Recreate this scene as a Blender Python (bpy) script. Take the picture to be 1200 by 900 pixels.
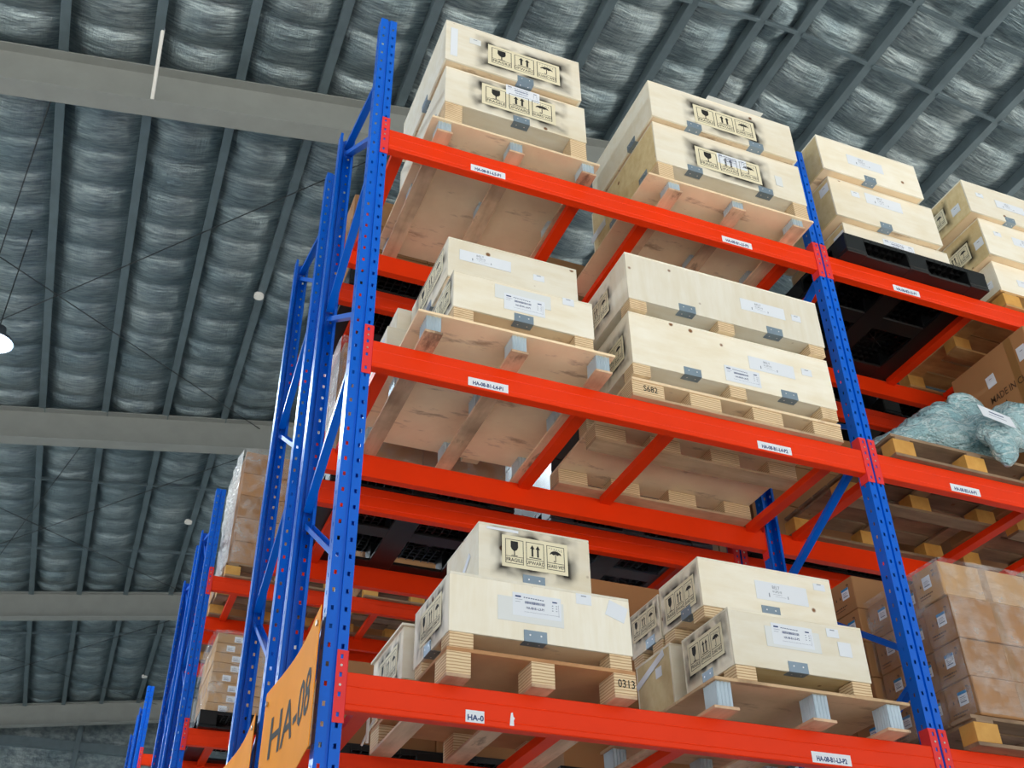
import bpy, bmesh, math, random
from mathutils import Vector, Matrix
random.seed(7)
for o in list(bpy.data.objects): bpy.data.objects.remove(o)
S = bpy.context.scene
COL = S.collection
PI = math.pi

# ------------------------------------------------------------------ camera
CAMPOS = Vector((-0.846, -3.856, 1.608))
ROWS = [(0.9286, -0.3707, -0.0127), (0.2061, 0.5455, -0.8124), (0.3090, 0.7517, 0.5826)]   # right, down, forward
rgt, dwn, fwd = [Vector(r).normalized() for r in ROWS]
cd = bpy.data.cameras.new('camera'); cam = bpy.data.objects.new('camera', cd); COL.objects.link(cam)
m = Matrix((rgt, -dwn, -fwd)).transposed().to_4x4(); m.translation = CAMPOS
cam.matrix_world = m
cd.sensor_width = 36.0; cd.sensor_fit = 'HORIZONTAL'; cd.lens = 1267.4 / 1200 * 36.0
cd.clip_start = .05; cd.clip_end = 200
cd.dof.use_dof = True; cd.dof.focus_distance = 5.3; cd.dof.aperture_fstop = 7.0
S.camera = cam
# ------------------------------------------------------------------ light
w = bpy.data.worlds.new('daylight'); S.world = w; w.use_nodes = True
bg = w.node_tree.nodes['Background']; bg.inputs[0].default_value = (.92, .965, 1.0, 1); bg.inputs[1].default_value = 0.78
sd = bpy.data.lights.new('sun', 'SUN'); sd.energy = 13.5; sd.angle = .01; sd.color = (1, .965, .90)
sun = bpy.data.objects.new('sun', sd); COL.objects.link(sun); sun.location = (-4, -30, 40)
sun.rotation_euler = Vector((.10, .50, -.866)).to_track_quat('-Z', 'Y').to_euler()      # high sun on the yard in front of the open side
S.view_settings.view_transform = 'Standard'; S.view_settings.look = 'None'
S.view_settings.gamma = 1.0; S.view_settings.use_curve_mapping = False
S.view_settings.exposure = 0.34
try:
    S.cycles.use_denoising = True
    S.cycles.max_bounces = 8; S.cycles.transparent_max_bounces = 12
except Exception: pass

# ------------------------------------------------------------------ materials
MATS = {}
def hexlin(r, g, b):
    f = lambda c: (c/255/12.92) if c/255 <= .04045 else ((c/255+.055)/1.055)**2.4
    return (f(r), f(g), f(b), 1)
class NT:
    def __init__(s, name):
        s.m = bpy.data.materials.new(name); s.m.use_nodes = True
        s.t = s.m.node_tree; s.b = s.t.nodes['Principled BSDF']; MATS[name] = s.m
    def n(s, kind, **kw):
        x = s.t.nodes.new(kind)
        for k, v in kw.items(): setattr(x, k, v)
        return x
    def l(s, a, b): s.t.links.new(a, b)
    def coords(s, scale=(1, 1, 1), rnd=True, kind='Object'):
        tc = s.n('ShaderNodeTexCoord'); mp = s.n('ShaderNodeMapping'); mp.inputs['Scale'].default_value = scale
        s.l(tc.outputs[kind], mp.inputs['Vector'])
        if rnd:
            oi = s.n('ShaderNodeObjectInfo'); mu = s.n('ShaderNodeVectorMath', operation='SCALE'); mu.inputs[0].default_value = (37, 53, 71)
            s.l(oi.outputs['Random'], mu.inputs['Scale']); s.l(mu.outputs[0], mp.inputs['Location'])
        return mp.outputs[0]
    def noise(s, vec, scale, detail=3, rough=.55):
        x = s.n('ShaderNodeTexNoise'); x.inputs['Scale'].default_value = scale; x.inputs['Detail'].default_value = detail
        x.inputs['Roughness'].default_value = rough; s.l(vec, x.inputs['Vector']); return x.outputs['Fac']
    def ramp(s, fac, stops, interp='LINEAR'):
        r = s.n('ShaderNodeValToRGB'); r.color_ramp.interpolation = interp
        e = r.color_ramp.elements
        while len(e) < len(stops): e.new(.5)
        for i, (p, c) in enumerate(stops):
            e[i].position = p; e[i].color = c if len(c) == 4 else (*c, 1)
        s.l(fac, r.inputs[0]); return r.outputs[0]
    def mix(s, fac, a, b, mode='MIX'):
        x = s.n('ShaderNodeMix', data_type='RGBA', blend_type=mode)
        if isinstance(fac, (int, float)): x.inputs[0].default_value = fac
        else: s.l(fac, x.inputs[0])
        for i, v in ((6, a), (7, b)):
            if isinstance(v, tuple): x.inputs[i].default_value = v
            else: s.l(v, x.inputs[i])
        return x.outputs[2]
    def base(s, c):
        if isinstance(c, tuple): s.b.inputs['Base Color'].default_value = c
        else: s.l(c, s.b.inputs['Base Color'])
    def set(s, rough=.5, metal=0., spec=.5, coat=0.):
        s.b.inputs['Roughness'].default_value = rough; s.b.inputs['Metallic'].default_value = metal
        s.b.inputs['Specular IOR Level'].default_value = spec; s.b.inputs['Coat Weight'].default_value = coat
    def bump(s, fac, strength=.2, dist=.01):
        x = s.n('ShaderNodeBump'); x.inputs['Strength'].default_value = strength; x.inputs['Distance'].default_value = dist
        s.l(fac, x.inputs['Height']); s.l(x.outputs[0], s.b.inputs['Normal'])

def plain(name, c, rough=.5, metal=0., spec=.5, coat=0., var=.0):
    t = NT(name)
    if var:
        v = t.coords((1, 1, 1)); nz = t.noise(v, 3.5, 4)
        d = tuple(x*(1-var) for x in c[:3])+(1,); u = tuple(min(1, x*(1+var)) for x in c[:3])+(1,)
        t.base(t.ramp(nz, [(.3, d), (.7, u)]))
    else: t.base(c)
    t.set(rough, metal, spec, coat); return t
def wood(name, light, dark, stain, scale=(2, 14, 14), knots=True, rough=.62, stain_amt=.5, streak=None):
    t = NT(name)
    v = t.coords(scale); g = t.noise(v, 1.6, 5, .6)
    c = t.ramp(g, [(.28, dark), (.62, light)])
    v2 = t.coords((1, 1, 1)); big = t.noise(v2, 2.2, 4, .6)
    k = t.n('ShaderNodeMath', operation='MULTIPLY'); k.inputs[1].default_value = stain_amt
    t.l(t.ramp(big, [(.46, (0, 0, 0)), (.78, (1, 1, 1))]), k.inputs[0])
    c = t.mix(k.outputs[0], c, stain)
    if streak:
        sn = t.noise(t.coords(streak), 2.4, 5, .7)
        c = t.mix(t.ramp(sn, [(.57, (0, 0, 0)), (.66, (.6, .6, .6)), (.76, (.9, .9, .9))]), c, stain)
    if knots:
        vo = t.n('ShaderNodeTexVoronoi'); vo.inputs['Scale'].default_value = 5.5; t.l(t.coords((1, 1, 1)), vo.inputs['Vector'])
        c = t.mix(t.ramp(vo.outputs['Distance'], [(.05, (1, 1, 1)), (.085, (0, 0, 0))]), c, (.22, .10, .04, 1))
    oi = t.n('ShaderNodeObjectInfo')
    hs = t.n('ShaderNodeHueSaturation'); mr = t.n('ShaderNodeMapRange'); mr.inputs[3].default_value = .88; mr.inputs[4].default_value = 1.08
    t.l(oi.outputs['Random'], mr.inputs[0]); t.l(mr.outputs[0], hs.inputs['Value']); t.l(c, hs.inputs['Color'])
    t.base(hs.outputs[0]); t.set(rough, 0, .3); t.bump(g, .12, .004); return t
H = hexlin
wood('ply_pale', H(240, 235, 221), H(232, 223, 202), H(220, 203, 168), (2.2, 12, 10))
wood('ply_pale_upright', H(240, 236, 224), H(232, 225, 207), H(222, 207, 176), (12, 12, 1.6))
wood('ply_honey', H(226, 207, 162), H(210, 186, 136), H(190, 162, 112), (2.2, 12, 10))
wood('ply_under', H(246, 224, 190), H(236, 208, 172), H(150, 116, 90), (2, 2, 2), knots=False, stain_amt=.18, streak=(1.0, 3.2, 1))
wood('runner_wood', H(226, 192, 160), H(196, 160, 130), H(78, 64, 54), (12, 1.6, 12), knots=False, stain_amt=.8, streak=(3, 1.2, 1))
wood('board_wood', H(206, 178, 146), H(180, 148, 116), H(110, 92, 80), (1.6, 12, 12), knots=False, stain_amt=.7)
wood('ply_under_shaded', H(204, 174, 138), H(186, 154, 118), H(130, 104, 80), (2, 2, 2), knots=False, stain_amt=.4, streak=(1, 3.2, 1))  # darker copy of the underside plywood; shade under the lowest shelf mixed into colour
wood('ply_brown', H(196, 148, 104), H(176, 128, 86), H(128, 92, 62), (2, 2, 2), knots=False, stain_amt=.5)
wood('pine', H(206, 164, 108), H(176, 130, 78), H(126, 92, 58), (1.8, 10, 10), stain_amt=.6)
wood('pine_grey', H(160, 134, 108), H(128, 104, 82), H(84, 68, 56), (1.8, 10, 10), stain_amt=.7)
wood('pine_block', H(222, 170, 92), H(202, 146, 70), H(170, 118, 56), (5, 5, 5), knots=False)
def layered(name, light, dark):
    t = NT(name)
    tc = t.n('ShaderNodeTexCoord'); wv = t.n('ShaderNodeTexWave', wave_type='BANDS', bands_direction='Z')
    wv.inputs['Scale'].default_value = 25; wv.inputs['Distortion'].default_value = 1.2; wv.inputs['Detail'].default_value = 2
    wv.inputs['Detail Scale'].default_value = .6
    t.l(tc.outputs['Object'], wv.inputs['Vector'])
    c = t.ramp(wv.outputs['Fac'], [(.05, dark), (.35, light), (.9, light)])
    nz = t.noise(t.coords((1, 1, 1)), 9, 4)
    c = t.mix(t.ramp(nz, [(.55, (0, 0, 0)), (.9, (.6, .6, .6))]), c, H(160, 118, 82))
    t.base(c); t.set(.7, 0, .2); t.bump(wv.outputs['Fac'], .35, .004)
layered('ply_layers', H(228, 204, 168), H(182, 146, 108))
plain('red_paint', (.82, .038, .002, 1), .42, 0, .22, 0, .04)
plain('blue_paint', (.0, .115, .64, 1), .28, 0, .3, 0, .05)
plain('red_plate', (.78, .042, .045, 1), .42, 0, .25, 0, .04)
plain('galvanised', H(182, 198, 210), .35, .35, .5, 0, .18)
plain('bracket_steel', H(136, 154, 170), .4, .4, .5, 0, .12)
plain('nail', H(235, 235, 235), .3, .6)
plain('bolt', H(200, 196, 188), .3, .9)
plain('ink', (.012, .012, .012, 1), .7)
plain('ink_blue', H(40, 66, 120), .7)
plain('ink_grey', H(120, 130, 150), .7)
plain('ink_sky', H(40, 130, 190), .7)
plain('paper', H(226, 232, 242), .6)
plain('paper_pale', H(222, 226, 228), .55)
plain('placard', H(228, 220, 192), .6, 0, .3, 0, .04)
plain('orange_sign', H(238, 146, 8), .6, 0, .12, 0, .04)
plain('white_plastic', H(225, 225, 222), .45)
plain('rafter_paint', H(138, 142, 140), .55, 0, .4, 0, .06)
plain('purlin_steel', H(104, 120, 128), .48, .55, .5, 0, .12)
plain('rod_steel', H(56, 62, 66), .5, .6)
plain('black_plastic', H(22, 23, 25), .4, 0, .35, 0, .2)
plain('grey_plastic', H(70, 78, 88), .4, 0, .5, 0, .2)
plain('dark_wrap', H(48, 52, 58), .25, 0, .5, 0, .3)
plain('strap', H(225, 225, 220), .4)
def carton_mat(name, c):
    t = NT(name); v = t.coords((1, 1, 1)); n1 = t.noise(v, 2.0, 3); n2 = t.noise(t.coords((60, 60, 4)), 1, 2)
    d = tuple(x*.86 for x in c[:3])+(1,)
    col = t.ramp(n1, [(.3, d), (.7, c)])
    oi = t.n('ShaderNodeObjectInfo'); hs = t.n('ShaderNodeHueSaturation'); mr = t.n('ShaderNodeMapRange'); mr.inputs[3].default_value = .88; mr.inputs[4].default_value = 1.1
    t.l(oi.outputs['Random'], mr.inputs[0]); t.l(mr.outputs[0], hs.inputs['Value']); t.l(col, hs.inputs['Color'])
    t.base(hs.outputs[0]); t.set(.7, 0, .25); t.bump(n2, .04, .002)
carton_mat('carton', H(172, 126, 84)); carton_mat('carton_light', H(198, 158, 114))
plain('tape', H(150, 110, 66), .3)
# thin clear film
t = NT('stretch_film'); t.base((.92, .95, .98, 1)); t.set(.16, 0, .7)
v = t.coords((1, 1, 1)); nz = t.noise(v, 7, 5, .65); t.bump(t.noise(t.coords((5, 5, 16)), 2.0, 4), .9, .03)
t.l(t.ramp(nz, [(.40, (.04, .04, .04)), (.75, (.42, .42, .42))]), t.b.inputs['Alpha'])
t = NT('stretch_film_thick'); t.base((.86, .86, .84, 1)); t.set(.2, 0, .7)
v = t.coords((1, 1, 1)); nz = t.noise(v, 6, 5, .65); t.bump(t.noise(t.coords((5, 5, 14)), 2.0, 4), 1, .05)
t.l(t.ramp(nz, [(.3, (.35, .35, .35)), (.7, (.8, .8, .8))]), t.b.inputs['Alpha'])
# teal bubble bag
t = NT('bubble_wrap'); v = t.coords((1, 1, 1), rnd=False)
vo = t.n('ShaderNodeTexVoronoi'); vo.inputs['Scale'].default_value = 75; t.l(v, vo.inputs['Vector'])
def ridge(nz):
    a_ = t.n('ShaderNodeMath', operation='SUBTRACT'); a_.inputs[1].default_value = .5; t.l(nz, a_.inputs[0])
    b_ = t.n('ShaderNodeMath', operation='ABSOLUTE'); t.l(a_.outputs[0], b_.inputs[0]); return b_.outputs[0]
cr = ridge(t.noise(t.coords((.7, 1.6, 2.2), rnd=False), 7, 3, .6)); cr2 = ridge(t.noise(t.coords((1, 1.4, 1.8), rnd=False), 20, 3, .6))
big = t.noise(v, 6, 3, .5)
t.base(t.mix(t.ramp(cr, [(.0, (.8, .8, .8)), (.05, (0, 0, 0))]), t.ramp(big, [(.35, H(132, 176, 186)), (.65, H(166, 200, 208))]), H(206, 226, 230))); t.set(.16, 0, .8, .3)
ad = t.n('ShaderNodeMath', operation='MULTIPLY_ADD'); ad.inputs[1].default_value = .5; t.l(cr2, ad.inputs[0]); t.l(cr, ad.inputs[2])
ad2 = t.n('ShaderNodeMath', operation='MULTIPLY_ADD'); ad2.inputs[1].default_value = .12; t.l(vo.outputs['Distance'], ad2.inputs[0]); t.l(ad.outputs[0], ad2.inputs[2])
t.bump(ad2.outputs[0], .9, .07)
# overspray: black paint fading away from the stencil edge, flat paint on the crate
t = NT('overspray'); tc = t.n('ShaderNodeTexCoord'); sx = t.n('ShaderNodeSeparateXYZ'); t.l(tc.outputs['Object'], sx.inputs[0])
ax = t.n('ShaderNodeMath', operation='ABSOLUTE'); ay = t.n('ShaderNodeMath', operation='ABSOLUTE'); t.l(sx.outputs[0], ax.inputs[0]); t.l(sx.outputs[1], ay.inputs[0])
axm = t.n('ShaderNodeMath', operation='SUBTRACT'); axm.inputs[1].default_value = 1; t.l(ax.outputs[0], axm.inputs[0])
aym = t.n('ShaderNodeMath', operation='SUBTRACT'); aym.inputs[1].default_value = 1; t.l(ay.outputs[0], aym.inputs[0])
ays = t.n('ShaderNodeMath', operation='MULTIPLY'); ays.inputs[1].default_value = .55; t.l(aym.outputs[0], ays.inputs[0])
axs = t.n('ShaderNodeMath', operation='MULTIPLY'); axs.inputs[1].default_value = 1.1; t.l(axm.outputs[0], axs.inputs[0])
mx = t.n('ShaderNodeMath', operation='MAXIMUM'); t.l(axs.outputs[0], mx.inputs[0]); t.l(ays.outputs[0], mx.inputs[1])
fall = t.ramp(mx.outputs[0], [(.0, (1, 1, 1)), (.12, (.45, .45, .45)), (.42, (0, 0, 0))])
nz = t.noise(t.coords((2.4, .95, 1)), 1.0, 1)
pm = t.n('ShaderNodeMath', operation='MULTIPLY'); t.l(fall, pm.inputs[0]); t.l(t.ramp(nz, [(.36, (.06, .06, .06)), (.62, (1, 1, 1))]), pm.inputs[1])
t.base((.016, .016, .018, 1)); t.set(.75, 0, .2); t.l(pm.outputs[0], t.b.inputs['Alpha'])
# foil
t = NT('foil'); t.set(.36, .85, .5)
n0 = t.noise(t.coords((3.5, 34, 5), rnd=False), 1.2, 4, .65); n1 = t.noise(t.coords((26, 4, 6), rnd=False), 1.3, 3, .6); n2 = t.noise(t.coords((1, 1, 1), rnd=False), .9, 4, .6)
cc = t.ramp(n2, [(.3, H(140, 160, 168)), (.7, H(190, 202, 205))])
cc = t.mix(t.ramp(n0, [(.38, (.7, .7, .7)), (.62, (0, 0, 0))]), cc, H(92, 108, 118))
t.base(cc)
ad = t.n('ShaderNodeMath', operation='MULTIPLY_ADD'); ad.inputs[1].default_value = .45; t.l(n1, ad.inputs[0]); t.l(n0, ad.inputs[2])
t.bump(ad.outputs[0], .6, .03)
t.l(t.ramp(n2, [(.3, (.28, .28, .28)), (.7, (.46, .46, .46))]), t.b.inputs['Roughness'])
t = NT('concrete'); v = t.coords((1, 1, 1), rnd=False); t.base(t.ramp(t.noise(v, .7, 5), [(.3, H(168, 166, 160)), (.7, H(200, 198, 192))])); t.set(.35, 0, .5)
t = NT('lamp_glow'); t.base((1, 1, 1, 1)); t.b.inputs['Emission Color'].default_value = (.82, .92, 1, 1); t.b.inputs['Emission Strength'].default_value = 30
M = MATS

# ------------------------------------------------------------------ mesh helpers
def mesh(name, V, F, mat=None, smooth=False):
    me = bpy.data.meshes.new(name); me.from_pydata(V, [], F); me.update()
    if mat: me.materials.append(M[mat])
    if smooth:
        for p in me.polygons: p.use_smooth = True
    return me
BOXC = {}
def boxmesh(dx, dy, dz, mat, bev=.0015):
    k = (round(dx, 4), round(dy, 4), round(dz, 4), mat, round(bev, 5))
    if k in BOXC: return BOXC[k]
    b = min(bev, .3*min(dx, dy, dz)); a = (dx/2, dy/2, dz/2); V = []; idx = {}
    for sx in (-1, 1):
        for sy in (-1, 1):
            for sz in (-1, 1):
                s = (sx, sy, sz)
                for ax in range(3):
                    p = [s[i]*(a[i] - (0 if i == ax else b)) for i in range(3)]
                    idx[(sx, sy, sz, ax)] = len(V); V.append(p)
    F = []
    for ax in range(3):
        u, v = [(1, 2), (2, 0), (0, 1)][ax]
        for s in (-1, 1):
            q = []
            for (su, sv) in ((-1, -1), (1, -1), (1, 1), (-1, 1)):
                c = [0, 0, 0]; c[ax] = s; c[u] = su; c[v] = sv; q.append(idx[(*c, ax)])
            F.append(q if s > 0 else q[::-1])
    for ax in range(3):
        u, v = [(1, 2), (2, 0), (0, 1)][ax]
        for su in (-1, 1):
            for sv in (-1, 1):
                c0 = [0, 0, 0]; c0[ax] = -1; c0[u] = su; c0[v] = sv; c1 = list(c0); c1[ax] = 1
                q = [idx[(*c0, u)], idx[(*c1, u)], idx[(*c1, v)], idx[(*c0, v)]]
                F.append(q if su*sv < 0 else q[::-1])
    for sx in (-1, 1):
        for sy in (-1, 1):
            for sz in (-1, 1):
                q = [idx[(sx, sy, sz, i)] for i in range(3)]
                F.append(q if sx*sy*sz > 0 else q[::-1])
    me = mesh('box', V, F, mat); BOXC[k] = me; return me
def obj(name, me, loc=(0, 0, 0), parent=None, rot=None, scale=None):
    o = bpy.data.objects.new(name, me); COL.objects.link(o)
    L = Vector(loc)
    if parent is not None:
        o.parent = parent
        r = parent
        while r is not None: L = L - Vector(r.location); r = r.parent
    o.location = L
    if rot: o.rotation_euler = rot
    if scale: o.scale = scale
    return o
def sub(name, me, parent, loc=(0, 0, 0), rot=None, scale=None):        # coordinates in the parent's own frame
    o = bpy.data.objects.new(name, me); COL.objects.link(o); o.parent = parent; o.location = loc
    if rot: o.rotation_euler = rot
    if scale: o.scale = scale
    return o
def bx(name, x0, x1, y0, y1, z0, z1, mat, parent=None, bev=.0015):
    return obj(name, boxmesh(x1-x0, y1-y0, z1-z0, mat, bev), ((x0+x1)/2, (y0+y1)/2, (z0+z1)/2), parent)
def thing(name, label, cat, loc, group=None):
    o = bpy.data.objects.new(name, None); COL.objects.link(o); o.location = loc; o.empty_display_size = .1
    return tag(o, label, cat, group)
def tag(o, label, cat, group=None):
    o['label'] = label; o['category'] = cat
    if group: o['group'] = group
    return o
def struct(o): o['kind'] = 'structure'; return o
def baked(me, *mods):
    o = bpy.data.objects.new('tmp', me); COL.objects.link(o)
    for kind, kw in mods:
        md = o.modifiers.new('m', kind)
        for k, v in kw.items(): setattr(md, k, v)
    dg = bpy.context.evaluated_depsgraph_get(); dg.update()
    out = bpy.data.meshes.new_from_object(o.evaluated_get(dg)); bpy.data.objects.remove(o); return out
def prism_x(prof, length, mat, name='prism'):                            # closed (y,z) outline extruded along +x
    n = len(prof); V = [(0, y, z) for y, z in prof] + [(length, y, z) for y, z in prof]
    F = [[i, (i+1) % n, n+(i+1) % n, n+i] for i in range(n)] + [list(range(n))[::-1], list(range(n, 2*n))]
    me = mesh(name, V, F, mat)
    b = bmesh.new(); b.from_mesh(me); bmesh.ops.recalc_face_normals(b, faces=b.faces); b.to_mesh(me); b.free(); return me
def cyl_mesh(r, h, mat, n=12, axis='Z'):
    V = []; F = []
    for k in (0, 1):
        for i in range(n):
            a = 2*PI*i/n; p = (r*math.cos(a), r*math.sin(a), h*(k-.5))
            V.append(p if axis == 'Z' else (p[0], p[2], p[1]))
    F = [[i, (i+1) % n, n+(i+1) % n, n+i] for i in range(n)] + [list(range(n))[::-1], list(range(n, 2*n))]
    me = mesh('cyl', V, F, mat)
    b = bmesh.new(); b.from_mesh(me); bmesh.ops.recalc_face_normals(b, faces=b.faces); b.to_mesh(me); b.free(); return me
def rod(name, p, q, r, mat, parent=None):
    p = Vector(p); q = Vector(q); d = q-p
    o = obj(name, cyl_mesh(r, d.length, mat, 8), (p+q)/2, parent); o.rotation_euler = d.to_track_quat('Z', 'Y').to_euler(); return o
TEXTC = {}
def text_mesh(s, h, mat, bold=0.0, sx=1.0):
    k = (s, h, mat, bold, sx)
    if k in TEXTC: return TEXTC[k]
    c = bpy.data.curves.new('txt', 'FONT'); c.body = s; c.size = h*1.38; c.align_x = 'CENTER'; c.align_y = 'CENTER'; c.offset = bold; c.resolution_u = 2
    o = bpy.data.objects.new('tmp', c); COL.objects.link(o)
    dg = bpy.context.evaluated_depsgraph_get(); dg.update()
    me = bpy.data.meshes.new_from_object(o.evaluated_get(dg)); bpy.data.objects.remove(o)
    if sx != 1.0: me.transform(Matrix.Diagonal((sx, 1, 1, 1)))
    me.materials.clear(); me.materials.append(M[mat]); TEXTC[k] = me; return me
ROT = {'F': (PI/2, 0, 0), 'L': (PI/2, 0, -PI/2)}
class Flat:                                                             # flat print: polygons in the xy plane
    def __init__(s): s.V = []; s.F = []
    def poly(s, pts): n = len(s.V); s.V += [(x, y, 0) for x, y in pts]; s.F.append(list(range(n, n+len(pts))))
    def rect(s, x0, y0, x1, y1): s.poly([(x0, y0), (x1, y0), (x1, y1), (x0, y1)])
    def frame(s, x0, y0, x1, y1, t):
        s.rect(x0, y0, x1, y0+t); s.rect(x0, y1-t, x1, y1); s.rect(x0, y0+t, x0+t, y1-t); s.rect(x1-t, y0+t, x1, y1-t)
    def text(s, me, dx, dy):
        n = len(s.V); s.V += [(v.co.x+dx, v.co.y+dy, 0) for v in me.vertices]; s.F += [[n+i for i in p.vertices] for p in me.polygons]
    def done(s, name, mat): return mesh(name, s.V, s.F, mat)
def stencil_mesh():
    f = Flat()                                                          # 0.30 x 0.15 base size
    for i in range(3):
        x = -.094 + i*.094; f.frame(x-.041, -.058, x+.041, .058, .0026); f.rect(x-.041, -.0255, x+.041, -.023)
    x = -.094                                                           # goblet
    f.poly([(x-.0165, .05), (x-.017, .022), (x-.012, .010), (x-.003, .003), (x+.003, .003), (x+.012, .010), (x+.017, .022), (x+.0165, .05)])
    f.rect(x-.0022, -.018, x+.0022, .004); f.rect(x-.014, -.021, x+.014, -.0175)
    for dx in (-.0125, .0125):                                          # two arrows
        f.rect(dx-.0042, -.010, dx+.0042, .030); f.poly([(dx-.0105, .027), (dx+.0105, .027), (dx, .046)])
    f.rect(-.027, -.0175, .027, -.0135)
    x = .094                                                            # umbrella
    f.poly([(x-.027, .014)] + [(x+.027*math.cos(a), .014+.021*math.sin(a)) for a in [PI-PI*k/10 for k in range(1, 10)]] + [(x+.027, .014), (x+.018, .019), (x+.009, .014), (x, .019), (x-.009, .014), (x-.018, .019)])
    f.rect(x-.0017, -.014, x+.0017, .018)
    f.poly([(x-.0017, -.013), (x+.0017, -.016), (x-.003, -.020), (x-.009, -.018), (x-.010, -.012), (x-.0075, -.012), (x-.006, -.0155), (x-.003, -.0165)])
    for k in range(6): f.rect(x-.030+k*.011, .044-k*.0008, x-.026+k*.011, .047-k*.0008)
    for k in range(5): f.rect(x-.008+k*.0085, .037-k*.0006, x-.0045+k*.0085, .0395-k*.0006)
    f.text(text_mesh('FRAGILE', .017, 'ink', .0004, .86), -.094, -.041)
    f.text(text_mesh('UPWARD', .017, 'ink', .0002, .86), 0, -.041)
    f.text(text_mesh('GUARD WET', .016, 'ink', .0004, .62), .094, -.041)
    return f.done('stencil_print', 'ink')
STENCIL = stencil_mesh()
def label_print(code):
    f = Flat()
    f.rect(-.098, .030, -.072, .037)
    for k in range(9): f.rect(-.060+k*.0105, .030-k*.0003, -.053+k*.0105, .034-k*.0003)
    f.rect(.070, .026, .092, .032); f.rect(-.098, .020, -.066, .0212); f.rect(-.098, .010, -.075, .0112)
    random.seed(3); x = -.055
    while x < .035:
        wd = random.choice((.0012, .002, .003)); f.rect(x, .006, x+wd, .017); x += wd+random.choice((.001, .0016))
    f.text(text_mesh(code, .0105, 'ink_blue', .0003, .84), -.008, -.012)
    f.rect(-.06, -.030, .098, -.0292); f.rect(.098, -.034, .0988, .02)
    for k in range(3): f.rect(.068, .012-k*.011, .074, .0145-k*.011); f.rect(.086, .012-k*.011, .092, .0145-k*.011)
    return f.done('label_print', 'ink_blue')
def note_print():
    f = Flat()
    f.text(text_mesh('BELT', .016, 'ink_grey', 0, .9), -.03, .022); f.text(text_mesh('4-UPS-N', .013, 'ink_grey', 0, .8), -.026, .002)
    f.rect(-.05, -.012, .0, -.0108); f.rect(-.075, -.008, -.07, -.028); f.rect(.03, -.012, .034, -.026); f.rect(-.04, -.022, .02, -.0211)
    return f.done('note_print', 'ink_grey')
NOTE = note_print()
LABELC = {}
def stick(parent, face, pos, wd, ht, kind='blank', tilt=0., code='', mat='paper', name='paper_label', bend=0.):
    """paper on a crate face: face F looks to -y, L looks to -x; pos is a point on the face"""
    r = ROT[face]
    n = Vector((0, -1, 0)) if face == 'F' else Vector((-1, 0, 0))
    o = obj(name, boxmesh(wd, ht, .0012, mat, .0002), Vector(pos)+n*(.0012 + stick.k*.00015), parent)
    stick.k = (stick.k+1) % 9
    o.rotation_euler = (Matrix.Rotation(r[2], 3, 'Z') @ Matrix.Rotation(PI/2, 3, 'X') @ Matrix.Rotation(tilt, 3, 'Z')).to_euler()
    if kind == 'ship':
        if code not in LABELC: LABELC[code] = label_print(code)
        sub('label_print', LABELC[code], o, (0, 0, .0009), None, (wd/.22, ht/.10, 1))
    elif kind == 'note': sub('label_print', NOTE, o, (0, 0, .0009), None, (wd/.29, ht/.09, 1))
    elif kind == 'mini':
        f = LABELC.get('mini')
        if f is None:
            q = Flat(); q.rect(-.012, .012, .012, .016); f = LABELC['mini'] = q.done('mini_print', 'ink_grey')
        sub('label_print', f, o, (0, 0, .0009))
    return o
stick.k = 0
def placard(parent, face, pos, wd, ht, bounds, tilt=0.):
    """stencilled warning panel with black overspray; bounds = extent of the face around pos (left,right,down,up) in face axes"""
    n = Vector((0, -1, 0)) if face == 'F' else Vector((-1, 0, 0))
    R = (Matrix.Rotation(ROT[face][2], 3, 'Z') @ Matrix.Rotation(PI/2, 3, 'X') @ Matrix.Rotation(tilt, 3, 'Z')).to_euler()
    l, r_, d, u = bounds
    hx, hy = wd/2, ht/2
    a0, a1 = max(-1.6, -l/hx), min(1.6, r_/hx); b0, b1 = max(-2.2, -d/hy), min(2.2, u/hy)
    sp = obj('overspray', mesh('overspray', [(a0, b0, 0), (a1, b0, 0), (a1, b1, 0), (a0, b1, 0)], [[0, 1, 2, 3]], 'overspray'), Vector(pos)+n*.0006, parent)
    sp.rotation_euler = (Matrix.Rotation(ROT[face][2], 3, 'Z') @ Matrix.Rotation(PI/2, 3, 'X')).to_euler(); sp.scale = (hx, hy, 1)
    p = obj('placard', boxmesh(wd, ht, .0016, 'placard', .0003), Vector(pos)+n*.0016, parent); p.rotation_euler = R
    sub('stencil_print', STENCIL, p, (0, 0, .0011), None, (wd/.30, ht/.15, 1))
def bracket(parent, face, pos, wd=.10, ht=.045, dep=.045):
    """bent steel clip on the lower edge: pos = point on the lower front edge"""
    k = ('brk', wd, ht, dep)
    if k not in LABELC:
        prof = [(0, ht), (-.003, ht), (-.003, -.003), (dep, -.003), (dep, 0), (0, 0)]
        me = prism_x(prof, wd, 'bracket_steel', 'bracket'); me.transform(Matrix.Translation((-wd/2, 0, 0))); LABELC[k] = me
        nv = Flat(); V = []; F = []
        for dx in (-.024, .024):
            for kk, c in enumerate(((dx, -.0042, ht*.55), (dx, dep*.5, -.0042))):
                n = len(V)
                for i in range(8):
                    a = 2*PI*i/8; r = .004
                    V.append((c[0]+r*math.cos(a), c[1], c[2]+r*math.sin(a)) if kk == 0 else (c[0]+r*math.cos(a), c[1]+r*math.sin(a), c[2]))
                F.append(list(range(n, n+8)))
        LABELC['nails'+str(k)] = mesh('nails', V, F, 'nail')
    o = obj('bracket', LABELC[k], pos, parent, (0, 0, 0 if face == 'F' else -PI/2))
    sub('nail_heads', LABELC['nails'+str(k)], o)['kind'] = 'stuff'

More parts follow.
